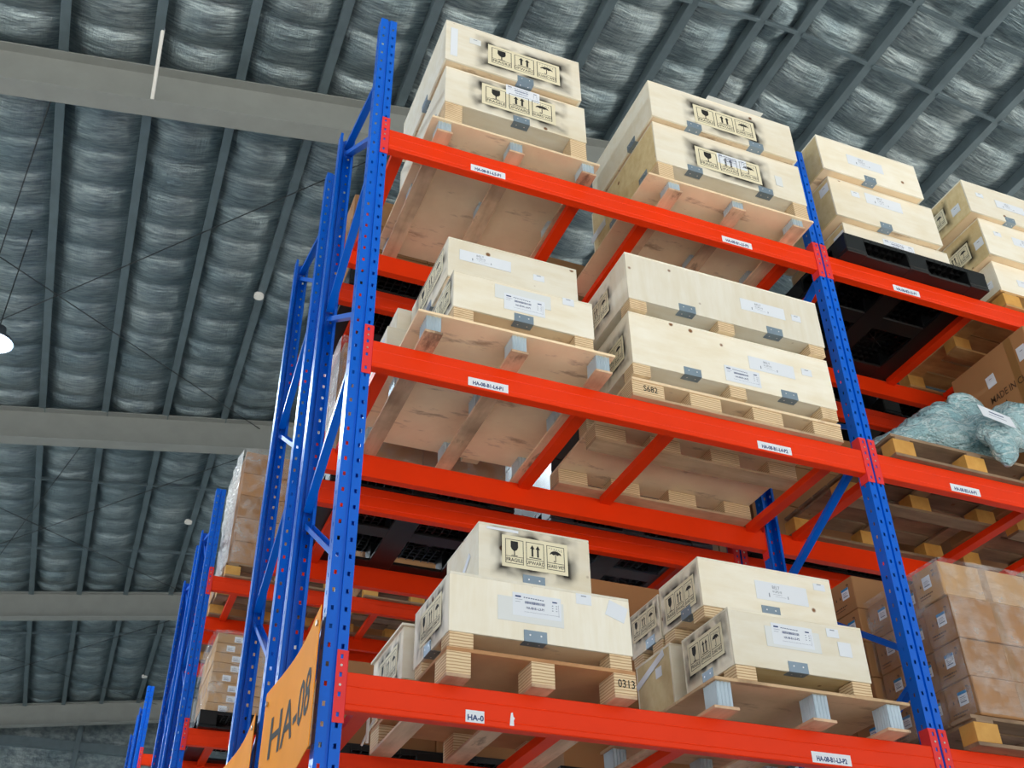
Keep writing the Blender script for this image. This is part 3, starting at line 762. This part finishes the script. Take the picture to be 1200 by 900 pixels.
def plastic_pallet(label, x0, x1, y0, y1, z, mat='black_plastic', group=None):
    L, D = x1-x0, y1-y0; h = .15
    t = thing('plastic_pallet', label, 'pallet', ((x0+x1)/2, (y0+y1)/2, z), group)
    k = (round(L, 2), round(D, 2), mat)
    if k not in RIBS:
        me = plastic_pallet_meshes(L, D, h); me.materials.append(M[mat]); RIBS[k] = me
    c = ((x0+x1)/2, (y0+y1)/2, z)
    obj('rib_grid', RIBS[k], c, t)
    bx('deck', x0, x1, y0, y1, z+h-.007, z+h, mat, t, .003)
    for cx in (x0+.075, (x0+x1)/2, x1-.075):
        for cy in (y0+.07, (y0+y1)/2, y1-.07): bx('foot', cx-.075, cx+.075, cy-.07, cy+.07, z+.022, z+h-.008, mat, t, .006)
    for cx in (x0+.075, (x0+x1)/2, x1-.075): bx('skid', cx-.075, cx+.075, y0, y1, z, z+.022, mat, t, .004)
    for cy in (y0+.07, (y0+y1)/2, y1-.07): bx('cross_skid', x0, x1, cy-.06, cy+.06, z+.002, z+.02, mat, t, .004)
    return t
plastic_pallet('black plastic pallet overhanging the top beam under three pale crates', 2.935, 4.035, -.09, .97, Z5)
r2p = 'black plastic pallets in the second row'
plastic_pallet('black plastic pallet in the second row, top level beside the end frame', .17, 1.27, 1.29, 2.31, Z5)
plastic_pallet('black plastic pallet in the second row, middle level beside the end frame', .17, 1.27, 1.29, 2.31, Z4)
plastic_pallet('dark grey plastic pallet in the second row, middle level, behind the near crates', 1.5, 2.6, 1.29, 2.31, Z4, 'grey_plastic')
plastic_pallet('black plastic pallet in the second row, top level, behind the wide stencilled crates', 1.5, 2.6, 1.29, 2.31, Z5)
plastic_pallet('black plastic pallet in the second row, top level of the far bay', 2.98, 4.08, 1.29, 2.31, Z5)
plastic_pallet('black plastic pallet in the second row, middle level of the far bay', 2.98, 4.08, 1.29, 2.31, Z4)
plastic_pallet('black plastic pallet in the second row, top level, second in the far bay', 4.28, 5.38, 1.29, 2.31, Z5)
plastic_pallet('black plastic pallet in the second row, middle level, second in the far bay', 4.28, 5.38, 1.29, 2.31, Z4)
plastic_pallet('black plastic pallet in the second row, lower level beside the end frame', .25, 1.35, 1.29, 2.31, Z3)
plastic_pallet('black plastic pallet in the second row, lower level behind the near crates', 1.5, 2.6, 1.29, 2.31, Z3)
plastic_pallet('black plastic pallet across the aisle under the small cartons', .12, 1.22, 5.74, 6.8, Z4)

# ------------------------------------------------------------------ crates
def crate(label, x0, x1, y0, y1, zb, zt, foot=.07, body='ply_pale', left=None, feet_x=None, base='ply_under', group='pale plywood crates', lidlip=.0):
    """plywood crate: panels, lid, base and feet. zb = underside of the feet"""
    t = thing('plywood_crate', label, 'crate', ((x0+x1)/2, (y0+y1)/2, zb), group)
    th = .012; z0 = zb+foot
    bx('front_panel', x0, x1, y0, y0+th, z0, zt-th, body, t); bx('back_panel', x0, x1, y1-th, y1, z0, zt-th, body, t)
    bx('left_panel', x0, x0+th, y0+th, y1-th, z0, zt-th, left or body, t); bx('right_panel', x1-th, x1, y0+th, y1-th, z0, zt-th, body, t)
    bx('base_panel', x0+th, x1-th, y0+th, y1-th, z0+.002, z0+.002+th, base, t)
    bx('lid', x0-lidlip, x1+lidlip, y0-lidlip, y1+lidlip, zt-th, zt, body, t)
    if foot > .01:
        for cx in feet_x or (x0+.055, x1-.055):
            for cy in (y0+.055, y1-.055):
                bx('foot_block', cx-.05, cx+.05, cy-.05, cy+.05, zb, z0, 'ply_layers', t)
    t['front'] = y0
    return t
SHIP = lambda n: 'HA-08-B1-%s' % n
# --- top level, near bay, left
g = 'stencilled plywood crates'
c = crate('upper of the two stacked crates at the top left, FRAGILE stencil and white strip', .31, 1.16, -.12, .72, 6.672, 7.035, .01)
placard(c, 'F', (.797, -.12, 6.842), .455, .176, (.48, .36, .16, .19), -.0)
bracket(c, 'F', (.803, -.12, 6.684)); stick(c, 'F', (.361, -.12, 6.85), .042, .25); stick(c, 'F', (.49, -.12, 6.91), .07, .05, 'mini', mat='paper_pale')
bracket(c, 'L', (.31, .25, 6.684))
c = crate('lower of the two stacked crates at the top left, label stuck over its stencil', .33, 1.195, -.08, .80, 6.208, 6.670, .165, base='ply_pale')
placard(c, 'F', (.775, -.08, 6.53), .455, .175, (.44, .41, .15, .13))
bracket(c, 'F', (.788, -.08, 6.375)); stick(c, 'F', (.80, -.08, 6.628), .21, .085, 'ship', code=SHIP('L5-P1')); bracket(c, 'L', (.33, .12, 6.375))
# --- top level, near bay, right
c = crate('upper wide crate left of the middle frame, stencilled, with a loose white sheet on top', 1.59, 2.615, -.19, .62, 6.665, 6.985, .0)
placard(c, 'F', (2.11, -.19, 6.81), .435, .166, (.51, .49, .14, .16))
bracket(c, 'F', (1.88, -.19, 6.667)); bracket(c, 'F', (2.317, -.19, 6.667)); bracket(c, 'L', (1.59, .08, 6.667))
o = tag(bx('paper_sheet', 2.0, 2.40, -.22, .05, 6.986, 6.988, 'paper_pale'), 'white sheet lying on top of the upper wide crate', 'sheet')
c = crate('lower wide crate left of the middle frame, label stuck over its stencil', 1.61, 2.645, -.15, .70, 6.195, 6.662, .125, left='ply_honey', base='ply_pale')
placard(c, 'F', (2.11, -.15, 6.468), .45, .172, (.49, .52, .13, .17))
bracket(c, 'F', (1.865, -.15, 6.322)); bracket(c, 'F', (2.352, -.15, 6.322)); stick(c, 'F', (2.14, -.15, 6.51), .205, .085, 'ship', code=SHIP('L5-P2')); stick(c, 'F', (2.466, -.15, 6.466), .05, .085, 'blank', mat='paper_pale')
bracket(c, 'L', (1.61, .02, 6.322)); bracket(c, 'L', (1.61, .42, 6.322)); stick(c, 'L', (1.61, .62, 6.44), .2, .06)
# --- top level, far bay
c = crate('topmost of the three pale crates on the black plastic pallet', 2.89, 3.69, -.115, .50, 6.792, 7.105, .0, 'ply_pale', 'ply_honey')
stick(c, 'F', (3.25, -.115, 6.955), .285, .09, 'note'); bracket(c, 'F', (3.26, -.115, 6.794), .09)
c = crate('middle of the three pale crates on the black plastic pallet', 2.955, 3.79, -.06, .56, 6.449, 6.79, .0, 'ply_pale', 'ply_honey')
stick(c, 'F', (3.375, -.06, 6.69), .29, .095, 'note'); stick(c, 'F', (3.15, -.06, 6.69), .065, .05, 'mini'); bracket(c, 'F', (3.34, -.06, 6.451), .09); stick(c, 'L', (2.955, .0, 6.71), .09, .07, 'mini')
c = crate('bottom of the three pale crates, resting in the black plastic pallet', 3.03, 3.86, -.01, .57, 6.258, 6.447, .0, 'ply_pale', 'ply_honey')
stick(c, 'F', (3.45, -.01, 6.365), .245, .075, 'ship', code='HA-08-B2-L5-P1'); stick(c, 'L', (3.03, .05, 6.35), .1, .08, 'mini')
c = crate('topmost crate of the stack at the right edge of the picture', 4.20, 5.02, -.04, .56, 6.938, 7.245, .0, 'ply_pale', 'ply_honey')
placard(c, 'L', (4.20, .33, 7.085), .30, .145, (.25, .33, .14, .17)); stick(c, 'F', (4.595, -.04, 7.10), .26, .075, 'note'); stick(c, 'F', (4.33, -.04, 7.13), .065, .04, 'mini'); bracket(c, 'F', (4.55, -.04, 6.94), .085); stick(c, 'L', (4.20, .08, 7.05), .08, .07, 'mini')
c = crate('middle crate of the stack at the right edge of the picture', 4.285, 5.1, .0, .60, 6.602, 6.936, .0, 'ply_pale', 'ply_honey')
placard(c, 'L', (4.285, .30, 6.755), .30, .145, (.28, .3, .14, .2)); stick(c, 'F', (4.68, .0, 6.80), .26, .075, 'note'); stick(c, 'L', (4.285, .06, 6.74), .08, .07, 'mini'); stick(c, 'F', (4.42, .0, 6.82), .065, .04, 'mini')
c = crate('bottom crate of the stack at the right edge of the picture', 4.345, 5.15, .06, .66, Z5+PH+.002, 6.60, .04, 'ply_pale')
stick(c, 'F', (4.57, .06, 6.45), .10, .06, 'mini'); stick(c, 'L', (4.345, .14, 6.43), .06, .06, 'mini')
# --- middle level, near bay, left
c = crate('small-fronted crate on the middle shelf with overlapping shipping labels and one steel clip', .39, 1.125, -.13, .42, 4.793, 5.105, .085)
stick(c, 'F', (.748, -.13, 5.035), .295, .085, 'blank', mat='paper_pale'); stick(c, 'F', (.755, -.13, 4.985), .215, .10, 'ship', code=SHIP('L4-P1')); stick(c, 'F', (.992, -.13, 5.075), .062, .045, 'mini')
bracket(c, 'F', (.75, -.13, 4.878)); placard(c, 'L', (.39, .06, 5.0), .28, .14, (.3, .17, .11, .1))
c = crate('crate standing set back on the labelled crate of the middle shelf', .40, 1.115, -.0, .62, 5.107, 5.44, .07)
stick(c, 'F', (.60, -.0, 5.335), .28, .07, 'note'); stick(c, 'F', (.895, -.0, 5.31), .062, .04, 'mini')
placard(c, 'L', (.40, .28, 5.345), .40, .14, (.3, .26, .15, .09)); bracket(c, 'L', (.40, .30, 5.178), .08)
c = crate('lower rear crate on the middle shelf, sticking out past the left edge of its pallet', .275, .95, .64, 1.05, 4.793, 5.30, .06)
stick(c, 'L', (.275, .78, 5.15), .18, .22, 'blank')
c = crate('upper rear crate on the middle shelf, behind the set-back crate', .33, .95, .66, 1.03, 5.302, 5.46, .0)
# --- middle level, near bay, right
c = crate('upper of the two long plain crates on the middle shelf', 1.365, 2.585, -.09, .55, 5.19, 5.575, .065, 'ply_pale_upright', feet_x=(1.42, 1.95, 2.53), base='ply_pale')
stick(c, 'F', (2.207, -.09, 5.42), .285, .08, 'note'); stick(c, 'F', (2.424, -.09, 5.415), .06, .045, 'mini')
bracket(c, 'F', (1.715, -.09, 5.257)); bracket(c, 'F', (2.26, -.09, 5.257)); placard(c, 'L', (1.365, .28, 5.41), .30, .15, (.26, .36, .14, .15))
c = crate('lower of the two long plain crates on the middle shelf', 1.37, 2.60, -.06, .60, 4.787, 5.188, .07, 'ply_pale', feet_x=(1.42, 1.98, 2.545), base='ply_pale')
stick(c, 'F', (2.217, -.06, 5.04), .285, .085, 'note'); stick(c, 'F', (2.02, -.06, 4.93), .215, .10, 'ship', code=SHIP('L4-P2')); stick(c, 'F', (2.443, -.06, 5.065), .065, .045, 'mini')
bracket(c, 'F', (1.715, -.06, 4.859)); bracket(c, 'F', (2.30, -.06, 4.859)); placard(c, 'L', (1.37, .17, 5.01), .30, .15, (.4, .23, .14, .16))
# --- lower level, near bay, left
c = crate('small stencilled crate on top of the labelled crate, lowest shelf', .553, 1.065, -.05, .36, 3.542, 3.805, .0)
placard(c, 'F', (.808, -.05, 3.688), .302, .146, (.25, .25, .14, .11), .0); bracket(c, 'F', (.80, -.05, 3.545)); stick(c, 'F', (.66, -.05, 3.782), .145, .012); stick(c, 'L', (.553, .1, 3.66), .12, .03, tilt=.6)
c = crate('large pale crate with shipping label on the 0313 pallet, lowest shelf', .42, 1.222, -.08, .38, 3.2185, 3.540, .068, 'ply_pale_upright', base='ply_under')
stick(c, 'F', (.77, -.08, 3.415), .29, .105, 'blank', mat='paper_pale'); stick(c, 'F', (.797, -.08, 3.44), .215, .10, 'ship', code=SHIP('L3-P1')); stick(c, 'F', (1.01, -.08, 3.505), .07, .047, 'mini'); stick(c, 'F', (1.16, -.08, 3.473), .09, .072, 'blank', tilt=-.33)
bracket(c, 'F', (.787, -.08, 3.288)); placard(c, 'L', (.42, .153, 3.42), .275, .145, (.22, .23, .13, .11)); bracket(c, 'L', (.42, .185, 3.288), .09)
c = crate('rear crate with its lid overhanging, behind the large pale crate', .40, 1.15, .48, .96, 3.2185, 3.535, .07, lidlip=.012)
placard(c, 'L', (.40, .70, 3.40), .28, .145, (.26, .22, .14, .11))
# --- lower level, near bay, right
c = crate('front crate on the steel-block pallet, lowest shelf, with shipping label', 1.70, 2.405, -.10, .315, 3.236, 3.572, .075, base='ply_honey')
stick(c, 'F', (2.02, -.10, 3.462), .285, .095, 'blank', mat='paper_pale'); stick(c, 'F', (2.02, -.10, 3.478), .215, .10, 'ship', code=SHIP('L3-P2')); stick(c, 'F', (2.24, -.10, 3.523), .066, .042, 'mini'); stick(c, 'F', (2.292, -.10, 3.452), .07, .068)
bracket(c, 'F', (2.022, -.10, 3.313)); placard(c, 'L', (1.70, .115, 3.455), .30, .145, (.2, .2, .13, .11)); bracket(c, 'L', (1.70, .12, 3.313), .09)
c = crate('yellowish crate behind the front one on the steel-block pallet', 1.695, 2.40, .415, .765, 3.236, 3.603, .06, 'ply_pale', 'ply_honey')
stick(c, 'L', (1.695, .62, 3.535), .30, .035, tilt=.28); stick(c, 'L', (1.695, .54, 3.50), .06, .05)
c = crate('upper crate resting on the front and yellowish crates, lowest shelf', 1.70, 2.44, .09, .475, 3.605, 3.905, .055)
stick(c, 'F', (2.145, .09, 3.785), .29, .095, 'note'); stick(c, 'F', (2.37, .09, 3.852), .066, .035, 'mini'); bracket(c, 'F', (2.068, .09, 3.662)); placard(c, 'L', (1.70, .285, 3.765), .285, .145, (.18, .18, .1, .12)); bracket(c, 'L', (1.70, .24, 3.662), .09)
c = crate('rearmost stencilled crate on the lowest shelf, next to the upper crate', 1.70, 2.44, .49, .80, 3.605, 3.885, .05)
placard(c, 'L', (1.70, .65, 3.79), .25, .12, (.14, .15, .12, .09)); bracket(c, 'L', (1.70, .6, 3.657), .09)
# spare runner boards and white straps hanging under the left pallet of the lowest shelf
t = thing('plastic_strap', 'white plastic straps hanging under the lowest front beam', 'strap', (.30, .5, 3.05))
rod('strap', (.285, .55, 3.20), (.285, .55, 3.02), .007, 'strap', t); rod('strap_tail', (.33, .5, 3.18), (.28, .62, 3.03), .005, 'strap', t)

# ------------------------------------------------------------------ cartons
def carton(label, x0, x1, y0, y1, z0, z1, mat='carton', group=None, lab=None, tape='F', marks=True, face='L'):
    t = thing('cardboard_box', label, 'box', ((x0+x1)/2, (y0+y1)/2, z0), group)
    bx('body', x0, x1, y0, y1, z0, z1, mat, t, .004)
    xm = (x0+x1)/2
    if tape: bx('tape', xm-.024, xm+.024, y0-.0006, y0+.001, z0+.004, z1-.004, 'tape', t, .0002)
    if lab:
        f, a, zz, wd, ht, blue = lab
        o = stick(t, f, ((x0, a, zz) if f == 'L' else (a, y0, zz)), wd, ht)
        if blue: sub('label_header', boxmesh(wd, ht*.22, .0004, 'ink_sky', .0001), o, (0, ht*.39, .0008))
        sub('label_print', carton.small, o, (0, -.004, .0009), None, (wd/.09, ht/.09, 1))
    if marks: 
        o = obj('printed_marks', carton.marks, (x0-.0006, y0+(y1-y0)*.5, z0+(z1-z0)*.5), t, ROT['L'], (min(1, (y1-y0)/.30), min(1, (z1-z0)/.2), 1)); o['kind'] = 'stuff'
    return t
f_ = Flat(); f_.rect(-.03, .012, .02, .016); f_.rect(-.03, .002, .03, .005); f_.rect(-.03, -.008, .015, -.005); f_.rect(-.03, -.022, .03, -.014); carton.small = f_.done('small_print', 'ink_grey')
plain('ink_brown', H(84, 58, 36), .7)
f_ = Flat()
random.seed(5)
for k in range(6):
    for j in range(6):
        if random.random() < .55: f_.rect(.06+k*.006, .03+j*.006, .066+k*.006, .036+j*.006)
x = -.11
while x < .03: wd = random.uniform(.008, .02); f_.rect(x, -.055, x+wd, -.047); x += wd+.006
x = -.11
while x < .0: wd = random.uniform(.008, .02); f_.rect(x, -.07, x+wd, -.064); x += wd+.006
for k in range(2): f_.poly([(-.09+k*.05, .0), (-.07+k*.05, .0), (-.08+k*.05, .02)])
carton.marks = f_.done('box_marks', 'ink_brown')
def film(name, label, x0, x1, y0, y1, z0, z1, mat='stretch_film', off=.012, side_mat=None):
    nx, ny, nz = 14, 14, 18; random.seed(int(x0*100)+int(z0*10))
    t = thing(name, label, 'film', ((x0+x1)/2, (y0+y1)/2, z0))
    def side(nm, p0, du, dv, nu, nv, nrm, mt):
        V = []; F = []
        for j in range(nv+1):
            for i in range(nu+1):
                u, v_ = i/nu, j/nv; e = min(1, 5*min(u, 1-u))
                V.append(tuple(Vector(p0)+Vector(du)*u+Vector(dv)*v_+Vector(nrm)*(off*(.35+.65*e*random.random()))))
        for j in range(nv):
            for i in range(nu): a = j*(nu+1)+i; F.append([a, a+1, a+nu+2, a+nu+1])
        obj(nm, mesh('film', V, F, mt, True), (0, 0, 0), t)
    side('front_sheet', (x0, y0, z0), (x1-x0, 0, 0), (0, 0, z1-z0), nx, nz, (0, -1, 0), mat)
    side('left_sheet', (x0, y1, z0), (0, y0-y1, 0), (0, 0, z1-z0), ny, nz, (-1, 0, 0), side_mat or mat)
    side('right_sheet', (x1, y0, z0), (0, y1-y0, 0), (0, 0, z1-z0), ny, nz, (1, 0, 0), mat)
    side('top_sheet', (x0, y0, z1), (x1-x0, 0, 0), (0, y1-y0, 0), nx, ny, (0, 0, 1), mat)
    return t
# lower level, far bay: four layers of wrapped cartons
zl = [3.246, 3.435, 3.625, 3.845, 4.03]
names = ['bottom', 'second', 'third', 'topmost']
for k in range(4):
    y0 = -.085 + (.006 if k % 2 else 0)
    xo = (.012, .01, .006, -.01)[k]
    carton('%s carton at the front corner of the wrapped stack beside the middle frame' % names[k], 3.0+xo, 3.56+xo, y0, .115, zl[k], zl[k+1]-.003, 'carton_light' if k == 3 else 'carton',
           'front cartons of the wrapped stack', ('L', .0+.02*(k % 2), (zl[k]+zl[k+1])/2+.01, .06, .065, k < 3))
    carton('%s carton of the second column of the wrapped stack' % names[k], 3.575+xo, 4.02, y0, .115, zl[k], zl[k+1]-.003, 'carton_light', 'front cartons of the wrapped stack', ('F', 3.70, (zl[k]+zl[k+1])/2, .11, .10, True) if k == 1 else None, marks=False)
for cidx, (ya, yb, xs, nl) in enumerate(((.135, .325, 3.03, 4), (.345, .50, 3.0, 4), (.52, .73, 2.955, 5), (.75, .95, 2.965, 5))):
    for k in range(nl):
        z0 = 3.246+k*.193
        carton('%s carton in row %s of the wrapped stack, shaded behind the middle frame' % ((names+['highest'])[k] if k < 4 else 'highest', ('two', 'three', 'four', 'five')[cidx]), xs, xs+.55, ya, yb, z0, z0+.19, 'carton', 'rear cartons of the wrapped stack', ('L', (ya+yb)/2-.03, z0+.11, .06, .06, True), tape=None)
film('stretch_film', 'crumpled clear film around the cartons beside the middle frame', 2.985, 4.03, -.095, .50, 3.25, 4.035)
# middle level, far bay: big carton
t = thing('cardboard_box', 'large brown carton marked MADE IN CHINA with a flame symbol', 'box', (4.7, .3, Z4+PH))
bx('body', 4.2, 5.2, -.10, .57, Z4+PH+.001, 5.87, 'carton', t, .006)
bx('tape', 4.1992, 4.2, .02, .08, Z4+PH+.01, 5.86, 'tape', t, .0002)
obj('lettering', text_mesh('MADE IN CHINA', .05, 'ink_brown', .001, .8), (4.1988, .10, 5.535), t, ROT['L'])
f_ = Flat(); f_.poly([(0, -.04), (.025, -.03), (.03, -.005), (.018, .015), (.012, .045), (-.002, .02), (-.012, .012), (-.012, .0), (-.022, .012), (-.03, -.01), (-.02, -.035)])
obj('flame_symbol', f_.done('flame', 'ink'), (4.1986, .20, 5.44), t, ROT['L'])
f_ = Flat()
for k in range(8):
    for j in range(8):
        if random.random() < .5: f_.rect(-.04+k*.01, -.04+j*.01, -.03+k*.01, -.03+j*.01)
f_ = Flat(); f_.poly([(-.02, .035), (-.02, -.02), (-.005, -.035), (.02, -.03), (.03, -.005), (.018, .0), (.01, -.015), (-.003, -.012), (-.006, .035)])
obj('hook_symbol', f_.done('hook', 'ink'), (4.1986, -.02, 5.46), t, ROT['L'])
stick(t, 'L', (4.2, .255, 5.67), .075, .085, 'mini', tilt=.05); stick(t, 'L', (4.2, -.03, 5.70), .07, .1, 'mini')
carton('plain brown carton behind the large MADE IN CHINA one', 4.22, 5.1, .60, .98, Z4+PH+.001, 5.80, 'carton', None, tape=None, marks=False)
# second row
def stack(label, x0, x1, y0, y1, z0, nl, hh, nx, ny, mat, group, lab=True, only=None):
    for k in range(nl):
        r = random.uniform(-.01, .01)
        for i in range(nx):
            for j in range(ny):
                if j > 0 and i > 0: continue
                dx = (x1-x0)/nx; dy = (y1-y0)/ny
                lay = ('bottom', 'second', 'third', 'fourth', 'fifth', 'sixth', 'seventh', 'eighth')[k] if k < nl-1 else 'top'
                pos = ('front left', 'front right')[i] if j == 0 and nx > 1 else ('front', 'second', 'third')[j]
                carton('%s, %s layer, %s one' % (label, lay, pos), x0+i*dx+.002+r, x0+(i+1)*dx-.002+r, y0+j*dy+.002, y0+(j+1)*dy-.002, z0+k*hh, z0+(k+1)*hh-.003, mat, group,
                       ('F', x0+i*dx+(.2 if k % 3 else .14), z0+(k+.45)*hh, .075, .055, False) if lab and j == 0 else None, tape=None, marks=(i == 0 and not lab))
stack('brown carton on the second row top level', .16, 1.24, 1.36, 2.28, Z5+.152, 3, .235, 2, 3, 'carton', 'top cartons of the second row', False)
stack('brown carton under white film, second row', .19, 1.24, 1.36, 2.26, Z4+.152, 3, .29, 2, 3, 'carton', 'film-wrapped cartons of the second row', False)
film('stretch_film', 'white film around cartons seen between the uprights of the end frames', .175, 1.25, 1.34, 2.27, Z4+.16, 5.72, 'stretch_film', .02, 'stretch_film_thick')
stack('brown carton, second row lower level by end frame', .36, 1.32, 1.36, 2.26, Z3+.152, 2, .22, 2, 3, 'carton', 'lower cartons of the second row', False)
stack('tall brown carton behind the lowest stencilled crates', 1.55, 2.55, 1.36, 2.26, Z3+.152, 3, .375, 1, 2, 'carton', 'tall cartons behind the crates', False)
stack('grey wrapped bundle, second row middle level', 1.55, 2.55, 1.36, 2.26, Z4+.152, 3, .33, 1, 1, 'dark_wrap', 'dark bundles of the second row', False)
stack('brown carton behind the wide top stencilled crates', 1.55, 2.55, 1.36, 2.26, Z5+.152, 2, .3, 1, 2, 'carton', 'brown cartons behind the wide crates', False)
stack('brown carton, second row far bay', 3.0, 4.05, 1.36, 2.26, Z4+.152, 3, .33, 1, 2, 'carton', 'brown cartons of the far bay', False)
stack('dark wrapped bundle, second row far bay top level', 3.0, 4.05, 1.36, 2.26, Z5+.152, 2, .35, 1, 1, 'dark_wrap', 'dark bundles of the far bay', False)
stack('dark wrapped bundle, second pallet of the far bay top level', 4.3, 5.35, 1.36, 2.26, Z5+.152, 2, .35, 1, 1, 'dark_wrap', 'dark bundles on the second far pallet', False)
stack('brown carton, second row far bay, second pallet', 4.3, 5.35, 1.36, 2.26, Z4+.152, 3, .33, 1, 1, 'carton', 'brown cartons on the second far pallet', False)
# across the aisle
stack('brown carton in the tall wrapped stack across the aisle', .19, 1.21, 5.80, 6.72, Z5+.146, 5, .252, 2, 2, 'carton', 'wrapped cartons across the aisle', False)
stack('brown carton across the aisle, further along the top beam', 1.55, 2.55, 5.82, 6.75, Z5+.146, 2, .35, 1, 2, 'carton', 'cartons further along across the aisle', False)
stack('brown carton of the fourth row by its end frame', .25, 1.25, 7.12, 8.05, Z5+.146, 2, .35, 1, 2, 'carton', 'fourth row cartons by the end frame', False)
stack('brown carton of the fourth row, second pallet', 1.55, 2.55, 7.12, 8.05, Z5+.146, 2, .35, 1, 2, 'carton', 'fourth row cartons on the second pallet', False)
film('stretch_film', 'whitish crumpled film over the tall carton stack across the aisle', .175, 1.225, 5.785, 6.74, Z5+.15, 7.52, 'stretch_film', .05, 'stretch_film_thick')
stack('small white-labelled carton across the aisle', .17, 1.15, 5.80, 6.70, Z4+.152, 8, .092, 2, 3, 'carton_light', 'small cartons across the aisle', True)
film('stretch_film', 'clear film over the small labelled cartons across the aisle', .155, 1.165, 5.785, 6.72, Z4+.16, 5.57, 'stretch_film', .03)

# ------------------------------------------------------------------ bubble-wrap bag
bm = bmesh.new()
def ell(c, r, rot=0):
    mt = Matrix.Translation(c) @ Matrix.Rotation(rot, 4, 'Y') @ Matrix.Diagonal((*r, 1)); bmesh.ops.create_icosphere(bm, subdivisions=3, radius=1, matrix=mt)
for c_, r_, q in [((3.60, .24, 5.00), (.34, .24, .15), .15), ((3.34, .28, 4.97), (.30, .20, .12), -.30), ((3.10, .30, 4.90), (.22, .14, .06), -.30), ((3.80, .30, 5.14), (.26, .20, .12), -.3), ((3.70, .32, 5.20), (.22, .12, .12), .1), ((3.85, .17, 5.28), (.15, .055, .15), .05), ((3.60, .17, 5.15), (.22, .10, .125), -.25), ((3.76, .18, 5.27), (.10, .05, .14), .0),
                 ((3.80, .02, 5.01), (.20, .15, .12), .2), ((3.70, -.09, 4.93), (.15, .09, .12), 0), ((3.66, -.125, 4.82), (.11, .06, .13), 0), ((3.645, -.125, 4.74), (.05, .035, .07), 0), ((3.99, .06, 5.14), (.14, .17, .15), 0), ((3.84, -.06, 4.94), (.12, .08, .10), 0)]: ell(c_, r_, q)
me = bpy.data.meshes.new('bag'); bm.to_mesh(me); bm.free()
tx = bpy.data.textures.new('crumple', 'CLOUDS'); tx.noise_scale = .06; tx.noise_depth = 2
tx2 = bpy.data.textures.new('folds', 'VORONOI'); tx2.noise_scale = .16
me = baked(me, ('REMESH', dict(mode='VOXEL', voxel_size=.011)), ('SMOOTH', dict(factor=.7, iterations=8)), ('DISPLACE', dict(texture=tx2, strength=-.03, mid_level=.25)), ('DISPLACE', dict(texture=tx, strength=.022, mid_level=.5)))
me.materials.clear(); me.materials.append(M['bubble_wrap'])
for p in me.polygons: p.use_smooth = True
t = thing('bubble_wrap_bag', 'teal bubble-wrap bag slumped on a wooden pallet, hanging over its front', 'bag', (3.6, .2, Z4+PH))
obj('bag_body', me, (0, 0, .012), t)
o = obj('paper_label', boxmesh(.235, .10, .001, 'paper', .0002), (3.575, -.215, 4.95), t); o.rotation_euler = (1.30, .12, .04)
f_ = Flat(); f_.rect(-.05, .012, .055, .022); f_.rect(-.06, -.012, .065, -.008); sub('label_print', f_.done('bag_print', 'ink_blue'), o, (0, 0, .0008))
